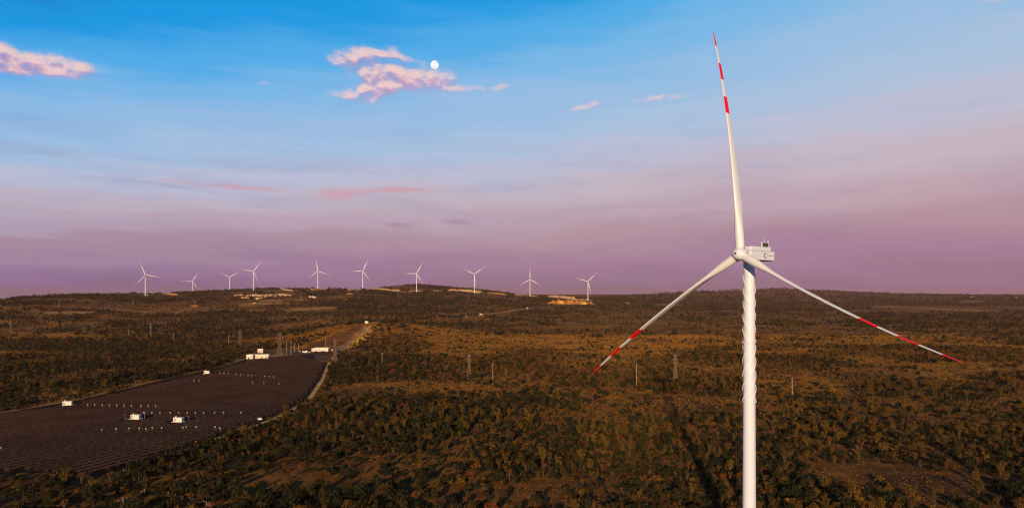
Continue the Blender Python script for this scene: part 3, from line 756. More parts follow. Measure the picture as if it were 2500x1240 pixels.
pp = flat(617, 874.5); building(Vector((pp.x-1.5, pp.y-5.5, 0)), .12, 8.6, 6.5, 5.2, 'taller white wing set in front of the long control building', (2.2,), (-1.5,))
pp = flat(652, 876); building(Vector((pp.x, pp.y-2.2, 0)), .12, 4.5, 3.4, 3.0, 'small white annexe with a dark doorway beside the control building', (), (0,), parapet=False)
p = flat(636, 861); building(p, .2, 7.5, 5, 5.5, 'small cream pump house behind the long control building', (1.2,), (-1.6,))
p = flat(786, 858); building(p, -.03, 22.5, 9, 5.4, 'broad white substation building beside an ochre wall', (-6.5, -2.5, 7.5), (1.8, 4.6))
pp = flat(777, 858); building(Vector((pp.x-4.5, pp.y-1, 0)), -.03, 9, 8, 4.6, 'lower white wing built onto the broad substation building', (-1.5,), (2,))
p = flat(808.5, 857); o = MB(); r = empty('boundary_wall', p); tag(r, 'short ochre wall standing beside the broad substation building', 'wall')
MB().box((.2, 0, 1.6), (5.2, .5, 3.6)).build('panel', M['ochre'], r); MB().box((.2, 0, 3.46), (5.5, .8, .14)).build('coping', M['ochre'], r)
poly_sheet('yard_apron', [flat(*q_) for q_ in [(640, 880), (700, 868), (702, 863), (655, 868)]], 'sand', .10, 'pale concrete apron beside the control building')
poly_sheet('yard_apron', [flat(*q_) for q_ in [(745, 862), (812, 860), (812, 857.5), (752, 858.5)]], 'yellow_soil', .10, 'strip of yellow earth before the substation building')
# transformers and switchgear
for k, (u, v, sc) in enumerate([(748, 861, 1.0), (741, 860, .7), (733, 859, .6), (756, 861, .6)]):
    p = flat(u, v); r = empty('transformer', p); tag(r, 'grey transformer with bushings in the switchyard' if k else 'large pale transformer with bushings next to the substation building', 'transformer', 'switchyard transformers')
    MB().box((0, 0, 1.5*sc), (3.4*sc, 2.4*sc, 3.0*sc)).build('tank', M['cabin'] if k == 0 else M['steel'], r)
    for s_ in (-1, 1): MB().box((s_*2.1*sc, 0, 1.4*sc), (.7*sc, 2.0*sc, 2.2*sc)).build('radiator', M['steel'], r)
    for q_ in (-1, 0, 1): MB().tube([(q_*.9*sc, 0, 3.0*sc), (q_*1.1*sc, 0, 4.4*sc)], [.22*sc, .10*sc], 8).build('bushing', M['rust_steel'], r)
def gantry(u0, u1, v, vt, label):
    a_, b_ = flat(u0, v), flat(u1, v-1.5); h = (v-vt)/FPX*a_.y; r = empty('gantry', a_); tag(r, label, 'gantry')
    d = b_-a_
    MB().tube([(0, 0, -.3), (0, 0, h)], [.38, .24], 7).build('pole', M['concrete_pole'], r)
    MB().tube([(d.x, d.y, -.3), (d.x, d.y, h*.88)], [.38, .24], 7).build('pole', M['concrete_pole'], r)
    MB().tube([(0, 0, h*.62), (d.x, d.y, h*.60)], .26, 6).build('crossbeam', M['concrete_pole'], r)
    for k in (.25, .5, .75): MB().tube([(d.x*k, d.y*k, h*.61), (d.x*k, d.y*k, h*.61-1.3)], .14, 5).build('insulator', M['rust_steel'], r)
gantry(700, 710.5, 866, 830.5, 'tall two pole gantry closest to the lattice pylon of the substation')
gantry(719.5, 729, 859, 836, 'second two pole gantry, between the tall gantry and the substation building')

# ------------------------------------------------------------------ pylons and poles
def pylon(loc, h, wb, arms, label, waist=.55, mat='rust_steel', rz=.2):
    r = empty('lattice_pylon', loc, rz); tag(r, label, 'pylon', 'lattice pylons'); th = max(.07, h*.0042)
    lv = [0]
    while lv[-1] < h*.97: lv.append(min(h*.98, lv[-1]+max(1.8, h*.085*(1.25-.6*lv[-1]/h))))
    def wd(z): return np.interp(z, [0, h*waist, h], [wb, wb*.34, wb*.26])/2
    cor = [(-1, -1), (1, -1), (1, 1), (-1, 1)]
    for sx, sy in cor: MB().tube([(sx*wd(z), sy*wd(z), z-.4) for z in (0, h*waist, h)], th*1.5, 4).build('leg', M[mat], r)
    br = MB()
    for z0, z1 in zip(lv[:-1], lv[1:]):
        for k in range(4):
            a_, b_ = cor[k], cor[(k+1) % 4]
            br.tube([(a_[0]*wd(z0), a_[1]*wd(z0), z0), (b_[0]*wd(z1), b_[1]*wd(z1), z1)], th, 3, False)
            br.tube([(b_[0]*wd(z0), b_[1]*wd(z0), z0), (a_[0]*wd(z1), a_[1]*wd(z1), z1)], th, 3, False)
            br.tube([(a_[0]*wd(z1), a_[1]*wd(z1), z1), (b_[0]*wd(z1), b_[1]*wd(z1), z1)], th, 3, False)
    bo = br.build('bracing', M[mat], r)
    for (f, ln) in arms:
        z = h*f; am = MB()
        for sy in (-1, 1):
            am.tube([(-ln, 0, z), (-wd(z), sy*wd(z), z), (wd(z), sy*wd(z), z), (ln, 0, z)], th*1.2, 4); am.tube([(-ln, 0, z), (0, sy*wd(z)*.6, z+h*.035), (ln, 0, z)], th, 4)
        ao = am.build('crossarm', M[mat], r)
        for s_ in (-1, 1): MB().tube([(s_*ln*.95, 0, z), (s_*ln*.95, 0, z-h*.035)], th*1.6, 5).build('insulator', M['steel'], ao)
    return r
def pylon_px(u, v, vt, wb, arms, label, **k):
    p = ground_at(u, v); h = (v-vt)/FPX*p.y; return pylon(p, h, wb, arms, label, **k)
big = [(.97, 2.6), (.84, 4.0), (.74, 3.6), (.64, 4.2), (.54, 3.2)]; slim = [(.92, 2.0), (.80, 2.2), (.68, 2.2)]
pylon_px(683, 868, 812, 9.0, big, 'stout lattice pylon with five crossarms beside the control building', waist=.45)
pylon_px(818, 886, 826, 5.5, slim, 'slim lattice pylon at the tree edge beside the substation building')
pylon_px(1145, 922, 862, 4.2, slim, 'slim lattice pylon in the woods with a single pole just beyond it')
pylon_px(1649, 932, 862, 4.6, slim, 'slim lattice pylon standing closest to the big turbine tower')
pylon_px(586, 844, 803, 4.6, slim, 'slim lattice pylon in the forest behind the control building')
pylon_px(368, 828, 787, 4.8, slim, 'slim lattice pylon alone in the middle of the forest behind the solar field')
pylon_px(225, 816, 790, 5.0, big[:3], 'pylon with wide arms, the taller of a close pair in the forest')
pylon_px(205, 818, 797, 5.0, big[:3], 'shorter pylon with wide arms next to its taller twin in the forest')
pylon_px(26, 812, 782, 5.0, slim, 'slim lattice pylon at the open end of the forest')
pylon_px(144.5, 749, 731, 8, slim, 'distant pylon on the open slope of the ridge')
pylon_px(325, 744, 730, 7, slim, 'distant pylon below the long white wall on the ridge')
pylon_px(476, 750, 733, 8, slim, 'distant pylon at the end of a pale earth track')
pylon_px(50, 757, 742, 8, slim, 'distant pylon near the low end of the ridge')
pylon_px(735, 733, 715, 8, slim, 'distant pylon on an orange field beside the hillside houses')
pylon_px(971, 732, 715, 6, slim, 'distant pylon below the rounded wooded hilltop')
pylon_px(1143, 736, 716, 6, slim, 'distant pylon on the wooded slope below the falling ridge')
def pole(u, v, vt, label, rad=.22):
    p = ground_at(u, v); h = (v-vt)/FPX*p.y; r = empty('utility_pole', p, .3); tag(r, label, 'utility pole', 'utility poles')
    MB().tube([(0, 0, -.5), (0, 0, h)], [rad*1.25, rad*.8], 7).build('shaft', M['concrete_pole'], r)
    for f in (.94, .86): MB().box((0, 0, h*f), (2.2, .14, .16)).build('crossarm', M['concrete_pole'], r)
pole(1203, 930, 887, 'utility pole in the woods beside a slim pylon')
pole(1554, 940, 889, 'thick utility pole in the woods next to the slim pylon by the big tower', .28)
pole(1934, 974, 922, 'pale utility pole in the scrub past the big turbine tower', .28)
pole(933, 892, 860, 'utility pole in the dark trees beyond the solar field')
pole(795, 848, 824, 'utility pole behind the broad substation building', .2)
pole(424, 836, 813, 'utility pole in the forest between the lone slim pylon and the control building')
pole(558, 842, 818, 'utility pole beside the slim pylon behind the control building')
pole(314, 832, 803, 'utility pole in the forest near the lone slim pylon')

# ------------------------------------------------------------------ roads, fences, vehicle, far houses
rp = gpts([(806, 862), (826, 853), (846, 838), (866, 822), (886, 805), (903, 792), (922, 787), (955, 781)])
ribbon('service_road', rp, [9, 9, 9, 8, 7, 6], M['road'], 0, .16, 8, label='grey service road climbing past the upper solar block')
rp2 = gpts([(832, 856), (855, 838), (878, 819), (900, 800), (912, 790), (950, 782.5)])
ribbon('kerb_strip', rp2, 1.6, M['plat'], 0, .26, 8, label='pale kerb line along the service road')
rp3 = gpts([(872, 815), (853, 835), (845, 848)])
ribbon('earth_verge', gpts([(848, 852), (866, 842), (884, 823), (905, 803), (918, 792)]), [12, 18, 15, 24, 18], M['yellow_soil'], 0, .21, 6, .8, 3, 'golden earth verge beside the service road')
ribbon('earth_verge', gpts([(846, 840), (862, 824), (876, 806)]), [9, 15, 12], M['orange_soil'], 0, .31, 6, .8, 4, 'orange earth verge between panels and road')
ribbon('perimeter_track', [flat(*q_) for q_ in [(822, 862), (804, 886), (788, 925), (756, 973), (709, 1003), (652, 1029), (560, 1060), (470, 1094), (350, 1134), (300, 1150)]], 4.2, M['sand'], 0, .14, 5, .3, 5, 'earth track along the edge of the solar field')
ribbon('perimeter_track', [flat(*q_) for q_ in [(-160, 1033), (0, 1007), (180, 977), (370, 931), (560, 888), (605, 873)]], 6.0, M['track'], 0, .14, 6, .3, 6, 'earth track between the solar field and the forest')
CLEAR_G = [(a_, b_) for a_, b_ in zip(rp[:-1], rp[1:])]
post_m = MB(); post_m.box((0, 0, .8), (.20, .20, 2.0), 0, .85); post_m = post_m.mesh('post', M['post'])
def fence(pts, step, label, wires=(.6, 1.1, 1.6), pm=None):
    r = empty('wire_fence', pts[0]); tag(r, label, 'fence'); tops = []
    for a_, b_ in zip(pts[:-1], pts[1:]):
        n = max(1, int((b_-a_).length/step))
        for k in range(n):
            q_ = a_+(b_-a_)*(k/n); tops.append(Vector((q_.x+random.uniform(-.1, .1), q_.y, hz(q_.x, q_.y)))-pts[0])
    for q_ in tops:
        o = obj('post', post_m, r); o.location = q_; o.scale = (1, 1, random.uniform(.85, 1.15)); o.rotation_euler = (random.uniform(-.05, .05), random.uniform(-.05, .05), random.random())
    for wz in wires: MB().tube([q_+Vector((0, 0, wz)) for q_ in tops], .02, 3, False).build('wire', M['steel'], r)
random.seed(5)
fence(gpts([(262, 1239), (300, 1226), (321, 1217), (352, 1202), (380, 1205), (411, 1210), (463, 1223), (521, 1237)]), 2.3, 'crooked fence of pale wooden posts crossing the clearing below the solar field')
fence([flat(*q_) for q_ in [(806, 886), (790, 926), (758, 975), (711, 1005), (654, 1031), (562, 1062), (472, 1096), (352, 1137), (248, 1168)]], 5.5, 'perimeter fence of pale posts between the solar field and the scrub', (.7, 1.5))
fence([flat(*q_) for q_ in [(-100, 1018), (0, 1003), (180, 972), (370, 927), (560, 884)]], 6.0, 'perimeter fence of pale posts between the solar field and the forest', (.7, 1.5))

def car(loc, rz, label):
    r = empty('parked_car', loc, rz); tag(r, label, 'car')
    def loft(secs, w0):
        mb = MB(); vs = []
        for (x_, zb, zt_, w_) in secs: vs += [(x_, -w_, zb), (x_, w_, zb), (x_, w_*.92, zt_), (x_, -w_*.92, zt_)]
        fs = [(i*4+k, i*4+(k+1) % 4, (i+1)*4+(k+1) % 4, (i+1)*4+k) for i in range(len(secs)-1) for k in range(4)]+[(0, 1, 2, 3), tuple(range(len(secs)*4-4, len(secs)*4))]
        return mb.add(vs, fs)
    bd = loft([(-2.25, .5, .85, .8), (-2.05, .35, 1.02, .88), (-.9, .32, 1.08, .9), (1.2, .32, 1.08, .9), (2.1, .35, 1.05, .88), (2.25, .5, .9, .8)], .9).build('body', M['car'], r)
    cb = loft([(-1.35, 1.05, 1.1, .82), (-.55, 1.05, 1.68, .76), (1.2, 1.05, 1.72, .76), (1.95, 1.05, 1.12, .82)], .8).build('cabin', M['car'], r)
    for s_ in (-1, 1):
        MB().box((.35, s_*.78, 1.38), (1.9, .10, .38)).build('window', M['glass'], cb)
        for x_ in (-1.4, 1.4):
            wh = MB(); wh.lathe([(.34, -.1), (.36, 0), (.34, .1)], 16, 'y'); o = wh.build('wheel', M['tyre'], r); o.location = (x_, s_*.84, .36)
        MB().box((-2.24, s_*.55, .78), (.06, .3, .16)).build('headlight', M['cabin'], bd)
    MB().box((-1.02, 0, 1.38), (.42, 1.3, .40)).build('windscreen', M['glass'], cb)
p = flat(632, 1025.5); car(p+Vector((0, 0, .2)), .25, 'white parked car at the corner of the solar field beside the perimeter track')
p = flat(620.5, 1026); r = empty('water_drum', p+Vector((0, 0, .6))); tag(r, 'red plastic drum lying beside the parked white car', 'drum')
o = MB().lathe([(.38, -.8), (.42, -.74), (.42, -.28), (.45, -.25), (.42, -.2), (.42, .2), (.45, .25), (.42, .28), (.42, .74), (.38, .8)], 16).build('shell', M['drum'], r, True); o.rotation_euler = (0, pi/2, .2)

def house(u, v, w, d, h, label, roof='roof', group='houses on the far hillside', z=0.):
    p = ground_at(u, v); r = empty('small_house', p, random.uniform(-.3, .3)); tag(r, label, 'house', group)
    MB().box((0, 0, h/2-.5), (w, d, h+1)).build('wall', M['house'], r)
    rf = MB(); rf.add([(-w/2-.4, -d/2-.4, h), (w/2+.4, -d/2-.4, h), (w/2+.4, d/2+.4, h), (-w/2-.4, d/2+.4, h), (-w/2-.4, 0, h+d*.28), (w/2+.4, 0, h+d*.28)], [(0, 1, 5, 4), (2, 3, 4, 5), (0, 4, 3), (1, 2, 5), (0, 3, 2, 1)]); rf.build('roof', M[roof], r)
    MB().box((-w*.2, -d/2-.03, h*.45), (1.6, .1, 1.4)).build('window', M['glass'], r); MB().box((w*.2, -d/2-.03, 1.1), (1.2, .1, 2.2)).build('door', M['glass'], r)
random.seed(11)
for (u, v, w_, h_) in [(592, 727, 10, 4), (604, 721.5, 9, 4), (618, 722, 8, 4), (632, 722.5, 10, 4), (648, 724, 9, 4), (660, 722, 8, 4), (672, 723.5, 9, 4), (684, 721, 10, 4), (697, 721.5, 9, 4), (706, 722, 8, 4), (628, 730, 12, 4), (575, 721, 9, 4), (640, 727, 8, 4)]:
    house(u, v+1.0, w_*.7, 5.5, 3.0, 'tiny pale house of the hillside village among bare earth plots')
for (u, v) in [(757, 726), (764, 726), (769, 727)]: house(u, v, 9, 7, 4, 'one of three tiny white houses apart from the village, beyond the orange field', group='three houses apart')
house(843, 733, 7, 6, 4, 'single tiny white hut on the wooded slope below the saddle', group='lone huts')
house(1174, 769, 8, 5, 3.2, 'small white house beside the pale track in the middle of the woods', group='lone huts')
house(1287, 754, 5.5, 4.5, 4.2, 'small white block at the bend of the pale track below the ridge', group='lone huts')
house(1139, 775, 4, 3.5, 2.6, 'tiny white hut just off the end of the pale woodland track', group='lone huts')
house(1531, 743, 20, 10, 8, 'pale shed in the woods past the orange earthworks', group='lone huts')
house(2371, 727, 15, 10, 9, 'distant white building near the flat horizon', group='far buildings'); house(2481, 726, 15, 10, 8, 'distant white building near the flat horizon', group='far buildings')
p = ground_at(376, 721.5); r = empty('long_wall', p); tag(r, 'long low white wall at the foot of a ridge turbine', 'wall')
MB().box((0, 0, 1.5), (72, 1.2, 5)).build('panel', M['wall'], r); MB().box((0, 0, 4.1), (73, 1.8, .3)).build('coping', M['wall'], r)

# ------------------------------------------------------------------ trees
def leaf_cloud(rng, centres, n, size, squash=.8, shell=.55):
    """many small bent leaf clumps spread through the crown volume"""
    vs, fs = [], []
    for k in range(n):
        c_, r_ = centres[int(rng.randint(len(centres)))]
        d = rng.normal(size=3); d /= np.linalg.norm(d)
        rad = r_*(shell+(1-shell)*rng.rand()**.6)
        p = np.array(c_)+d*rad*np.array([1, 1, squash])
        nrm = d+rng.normal(size=3)*.55; nrm /= np.linalg.norm(nrm)
        a = np.cross(nrm, rng.normal(size=3)); a /= np.linalg.norm(a)+1e-6; b2 = np.cross(nrm, a)
        s = size*(.6+.8*rng.rand()); s2 = s*(.5+.4*rng.rand())
        i0 = len(vs)
        vs += [p-a*s, p-b2*s2+nrm*s*.15, p+a*s, p+b2*s2+nrm*s*.15]
        fs += [(i0, i0+1, i0+2), (i0, i0+2, i0+3)]
    return [tuple(v) for v in vs], fs
def make_tree(kind, seed):
    rng = np.random.RandomState(seed); wood = MB(); leaf = MB(); cs = []
    def limb(p0, p1, r0, r1, bend=.15):
        mid = (np.array(p0)+np.array(p1))/2+rng.normal(size=3)*bend*np.linalg.norm(np.array(p1)-np.array(p0))*.5
        wood.tube([p0, tuple(mid), p1], [r0, (r0+r1)/2, r1], 5, False)
    if kind == 'broad':
        h = 7.2; wood.tube([(0, 0, -.4), (.1, .1, 1.0), (0, .1, 2.0)], [.26, .20, .16], 6, False)
        for k in range(7):
            a = k*2.4+rng.rand(); rr = 1.0+1.7*rng.rand(); z = 2.2+3.4*rng.rand(); e = (rr*cos(a), rr*sin(a), z)
            limb((0, .1, 1.4), e, .15, .05); cs.append((e, 1.25+.8*rng.rand()))
        cs.append(((0, 0, 4.2), 1.9)); n, size, mat, wm = 250, .62, F_DARK, M['bark']
    elif kind == 'vase':
        h = 9.2; wood.tube([(0, 0, -.4), (.05, 0, 1.6)], [.26, .20], 6, False)
        for k in range(8):
            a = k*2.4+rng.rand(); rr = 1.0+1.3*rng.rand(); z = 6.0+2.8*rng.rand(); e = (rr*cos(a), rr*sin(a), z)
            limb((.05, 0, 1.4), e, .12, .04, .08); cs.append((e, .75+.55*rng.rand())); cs.append((tuple(.65*np.array(e)+np.array([0, 0, .5])), .6+.3*rng.rand())); cs.append((tuple(.38*np.array(e)+np.array([0, 0, .6])), .5+.2*rng.rand()))
        n, size, mat, wm = 280, .44, F_YEL, M['pale_bark']
    elif kind == 'oval':
        h = 9.0; wood.tube([(0, 0, -.4), (.1, 0, 3), (0, .1, 6)], [.27, .20, .10], 6, False)
        for k in range(9):
            a = k*2.4+rng.rand(); z = 1.7+6.0*rng.rand(); rr = (1.9-.24*abs(z-4.2))*(.5+.5*rng.rand()); e = (rr*cos(a), rr*sin(a), z)
            limb((0, 0, z*.65), e, .10, .04); cs.append((e, 1.0+.5*rng.rand()))
        n, size, mat, wm = 240, .52, F_OLIVE, M['bark']
    elif kind == 'dry':
        h = 7.8; wood.tube([(0, 0, -.4), (.1, 0, 2), (0, .2, 4.2)], [.24, .18, .12], 6, False)
        for k in range(9):
            a = k*2.4+rng.rand(); rr = .9+1.5*rng.rand(); z = 4+3.6*rng.rand(); e = (rr*cos(a), rr*sin(a), z)
            limb((0, 0, 1.6+2.2*rng.rand()), e, .11, .03); cs.append((e, .7+.4*rng.rand()))
        n, size, mat, wm = 95, .40, F_RUST, M['pale_bark']
    elif kind == 'bush':
        wood.tube([(0, 0, -.3), (.1, 0, .8)], [.12, .06], 5, False)
        for k in range(5): a = k*1.9+rng.rand(); cs.append(((1.0*cos(a)*rng.rand(), 1.0*sin(a)*rng.rand(), .8+.6*rng.rand()), .7+.5*rng.rand()))
        n, size, mat, wm = 90, .46, (F_DARK, F_OLIVE, F_YEL)[seed % 3], M['bark']
    elif kind == 'tuft':
        vs, fs = [], []
        for k in range(16):
            a = rng.rand()*6.28; r0 = rng.rand()*.8; x0, y0 = r0*cos(a), r0*sin(a); l = .6+.6*rng.rand(); t = rng.rand()*6.28; ww = .16
            i0 = len(vs); vs += [(x0-ww*cos(t), y0-ww*sin(t), -.1), (x0+ww*cos(t), y0+ww*sin(t), -.1), (x0+rng.normal()*.3, y0+rng.normal()*.3, l)]; fs.append((i0, i0+1, i0+2))
        leaf.add(vs, fs); return None, leaf.mesh('dry_grass', F_GRASS)
    v, f = leaf_cloud(rng, cs, n, size); leaf.add(v, f)
    return wood.mesh('trunk', wm, True), leaf.mesh('crown', mat)
KINDS = ['broad', 'vase', 'oval', 'dry']
TREES = {k: [make_tree(k, 10*i+s) for s in range(3)] for i, k in enumerate(KINDS)}
TREES['bush'] = [make_tree('bush', 90+s) for s in range(3)]
TREES['tuft'] = [make_tree('tuft', 70+s) for s in range(2)]
# merged prototypes for the forest (not linked to the scene; only instanced)
pcol = bpy.data.collections.new('forest_prototypes'); PIDX = {}
def merged(name, pair):
    me = bpy.data.meshes.new(name); v, f, mi = [], [], []
    for q_, mm in enumerate(pair):
        if mm is None: continue
        n0 = len(v); v += [tuple(x_.co) for x_ in mm.vertices]; f += [tuple(i_+n0 for i_ in p_.vertices) for p_ in mm.polygons]; mi += [len(me.materials)]*len(mm.polygons); me.materials.append(mm.materials[0])
    me.from_pydata(v, [], f); me.polygons.foreach_set('material_index', mi); me.update()
    return me
names = []
for k in KINDS+['bush']:
    for s, pr in enumerate(TREES[k]):
        nm = 'p%02d_%s' % (len(names), k); o = bpy.data.objects.new(nm, merged(nm, pr)); pcol.objects.link(o); PIDX.setdefault(k, []).append(len(names)); names.append(nm)
gcol = bpy.data.collections.new('grass_prototypes')
for s, pr in enumerate(TREES['tuft']): gcol.objects.link(bpy.data.objects.new('g%02d' % s, merged('g%02d' % s, pr)))

def scatter_object(name, pos, scl, rot, idx, coll, label, cat):
    me = bpy.data.meshes.new(name); n = len(pos)
    me.vertices.add(n); me.vertices.foreach_set('co', np.asarray(pos, np.float32).ravel())
    for an, ty, dat in (('scl', 'FLOAT', scl), ('rot', 'FLOAT', rot), ('idx', 'INT', idx)):
        at = me.attributes.new(an, ty, 'POINT'); at.data.foreach_set('value', np.asarray(dat, np.int32 if ty == 'INT' else np.float32))
    o = obj(name, me); tag(o, label, cat, None, 'stuff')
    ng = bpy.data.node_groups.new(name, 'GeometryNodeTree')
    ng.interface.new_socket('Geometry', in_out='INPUT', socket_type='NodeSocketGeometry'); ng.interface.new_socket('Geometry', in_out='OUTPUT', socket_type='NodeSocketGeometry')
    N = ng.nodes.new; Lk = ng.links.new
    gi, go, ip, ci = N('NodeGroupInput'), N('NodeGroupOutput'), N('GeometryNodeInstanceOnPoints'), N('GeometryNodeCollectionInfo')
    ci.inputs['Collection'].default_value = coll; ci.inputs['Separate Children'].default_value = True; ci.inputs['Reset Children'].default_value = True
    def attr(nm, ty):
        a = N('GeometryNodeInputNamedAttribute'); a.data_type = ty; a.inputs['Name'].default_value = nm
        return next(s_ for s_ in a.outputs if s_.enabled and s_.name == 'Attribute')
    cx = N('ShaderNodeCombineXYZ'); Lk(attr('rot', 'FLOAT'), cx.inputs['Z'])
    Lk(gi.outputs[0], ip.inputs['Points']); Lk(ci.outputs[0], ip.inputs['Instance']); ip.inputs['Pick Instance'].default_value = True
    Lk(attr('idx', 'INT'), ip.inputs['Instance Index']); Lk(cx.outputs[0], ip.inputs['Rotation']); Lk(attr('scl', 'FLOAT'), ip.inputs['Scale'])
    Lk(ip.outputs[0], go.inputs[0])
    md = o.modifiers.new('scatter', 'NODES'); md.node_group = ng
    return o

rs_ = np.random.RandomState(21)
def candidates(d0, d1, per, u0=-200, u1=2700):
    n = int((u1-u0)/FPX*.5*(d1**2-d0**2)/per)
    d = np.sqrt(rs_.rand(n)*(d1**2-d0**2)+d0**2); u = u0+(u1-u0)*rs_.rand(n)
    x = (u-UC)/FPX*d; return x, d
def project(x, y, z): return UC+FPX*x/y, VH-FPX*(z-CAM_Z)/y
# where the woods are thick (+) or open (-): centre column, row, half extents, strength
ZONES = [(250, 880, 420, 62, .42), (560, 845, 260, 26, .35), (920, 905, 130, 28, .6), (860, 1035, 300, 50, .55), (430, 1180, 120, 26, -.5), (1000, 745, 300, 28, .38), (500, 790, 500, 22, .22), (1180, 905, 170, 22, .30),
         (1700, 915, 220, 40, .30), (1420, 1050, 300, 45, .30), (2200, 1050, 320, 45, .30), (2230, 865, 260, 26, .40), (1950, 745, 400, 20, .30), (2250, 790, 260, 14, .25), (2400, 740, 160, 8, .3), (1350, 770, 120, 9, .35), (1700, 870, 150, 18, .15),
         (1030, 890, 120, 40, .1), (1900, 735, 500, 12, .35), (400, 730, 380, 9, .30), (120, 1205, 160, 36, -.5), (620, 1130, 160, 22, -.25), (2450, 1100, 150, 60, .15), (1330, 865, 90, 20, .2),
         (1230, 835, 150, 24, -1.1), (1130, 868, 60, 14, -.9), (1500, 800, 120, 16, -.9), (1430, 850, 110, 18, -.9), (1600, 835, 80, 14, -.9), (1060, 805, 70, 12, -.8), (960, 948, 190, 16, -1.3), (1090, 1130, 190, 36, -1.0), (760, 1185, 240, 30, -.8), (1180, 1200, 130, 34, -.7), (1420, 1190, 90, 24, -.6),
         (2080, 1165, 170, 28, -1.0), (1730, 1175, 110, 40, -1.0), (2370, 903, 200, 18, -1.5), (1980, 812, 150, 14, -1.0), (2120, 838, 120, 9, -.9), (2000, 930, 150, 14, -.7), (400, 755, 220, 8, -1.2), (1560, 765, 100, 8, -.6), (640, 733, 90, 10, -1.2),
         (2330, 1190, 120, 34, -.8), (330, 1225, 90, 14, -1.0), (820, 780, 110, 9, -.3), (780, 800, 90, 14, -.9), (2300, 755, 200, 7, -1.5), (1400, 741, 70, 5, -1.2), (70, 815, 110, 7, -1.2), (150, 765, 140, 5, -1.0), (1400, 965, 150, 16, -.5), (870, 835, 50, 40, -.3),
         (1750, 790, 120, 10, -.8), (1920, 775, 100, 7, -.8), (2250, 820, 120, 7, -.7), (1330, 800, 70, 8, -.7), (760, 757, 80, 6, -1.0), (300, 825, 120, 6, -.7), (1620, 975, 120, 12, -.4)]
def inside(poly, x, y):
    r = np.zeros(len(x), bool)
    for a_, b_ in zip(poly, poly[1:]+poly[:1]):
        c_ = ((a_.y > y) != (b_.y > y)) & (x < (b_.x-a_.x)*(y-a_.y)/(b_.y-a_.y+1e-9)+a_.x); r ^= c_
    return r
keep_out = yard + []
cab_c = Vector((0, 0, 0))
def density(x, y, z):
    u, v = project(x, y, z)
    f = .62*fbm(x/95., y/95., 1, 4)+.38*fbm(x/420., y/420., 2, 3)
    s = (f-.5)*4.4+np.where(y < 620, .22, np.where(y < 1400, .14, .38))
    for (cu, cv_, ru, rv, st_) in ZONES: s = s+(st_ if st_ > 0 or cv_ > 1080 else st_*.72)*np.exp(-((u-cu)/ru)**2-((v-cv_)/rv)**2)
    p = np.clip(s, 0, 1)
    p = np.where(inside(keep_out, x, y) | inside(upper, x, y), 0, p)
    # a margin of the yard towards the viewer, where crowns would lean over the panels
    for (dx, dy) in ((4, 3), (-4, -4), (5, -2), (0, 7)): p = np.where(inside(keep_out, x+dx, y+dy), 0, p)
    for pl, marg in CLEAR:
        pu = np.array([q_[0] for q_ in pl]); pv = np.array([q_[1] for q_ in pl])
        vv = np.interp(u, pu, pv); ins = (u > pu.min()-3) & (u < pu.max()+3) & (v > vv-2.5) & (v < vv+marg)
        p = np.where(ins, 0, p)
    for a_, b_ in CLEAR_G:
        ab = np.array([b_.x-a_.x, b_.y-a_.y]); t = np.clip(((x-a_.x)*ab[0]+(y-a_.y)*ab[1])/(ab@ab), 0, 1)
        dd = np.hypot(x-a_.x-t*ab[0], y-a_.y-t*ab[1]); p = np.where(dd < 16, 0, p)
    p = np.where(np.hypot(x-main.location.x, y-main.location.y) < 28, 0, p)
    return p
def visible_skip(x, y): return x
allp = []
for (d0, d1, per, smul) in ((262, 1250, 13, .58), (1250, 2500, 52, .86), (2500, 5200, 105, 1.12), (5200, 8600, 620, 1.8)):
    x, y = candidates(d0, d1, per); z = height(x, y); p = density(x, y, z); k = rs_.rand(len(x)) < p
    x, y, z, p = x[k], y[k], z[k], p[k]
    if d0 > 1000:      # what lies behind the crest is never seen
        u = UC+FPX*x/y; k = y < np.interp(u, ku, kds)+250; x, y, z, p = x[k], y[k], z[k], p[k]
    q_ = rs_.rand(len(x)); zone = fbm(x/160., y/160., 3, 3)
    uu_ = UC+FPX*x/y; mid_ = smooth((y-560)/150)*(1-smooth((y-1500)/500))*smooth((uu_-850)/250); yel = np.clip((zone-.47)*4+.22+.45*mid_-.12*(y < 620), .04, .85); dense = np.clip((p-.5)*1.2, 0, .5)
    bu = .34; yb = bu+(1-bu)*yel*(1-dense)*.55; kind = np.where(q_ < bu, 4, np.where(q_ < yb, 1, np.where(q_ < yb+.07+.16*mid_, 3, np.where(q_ < np.where(y < 650, .66, .76), 2, 0))))
    big = fbm(x/60., y/60., 0, 3); sc_ = smul*np.clip(np.exp(rs_.normal(-.20, .34, len(x)))*(.58+.85*big), .32, 1.9)
    allp.append(np.stack([x, y, z, sc_, rs_.rand(len(x))*6.283, kind, rs_.randint(0, 3, len(x))], 1))
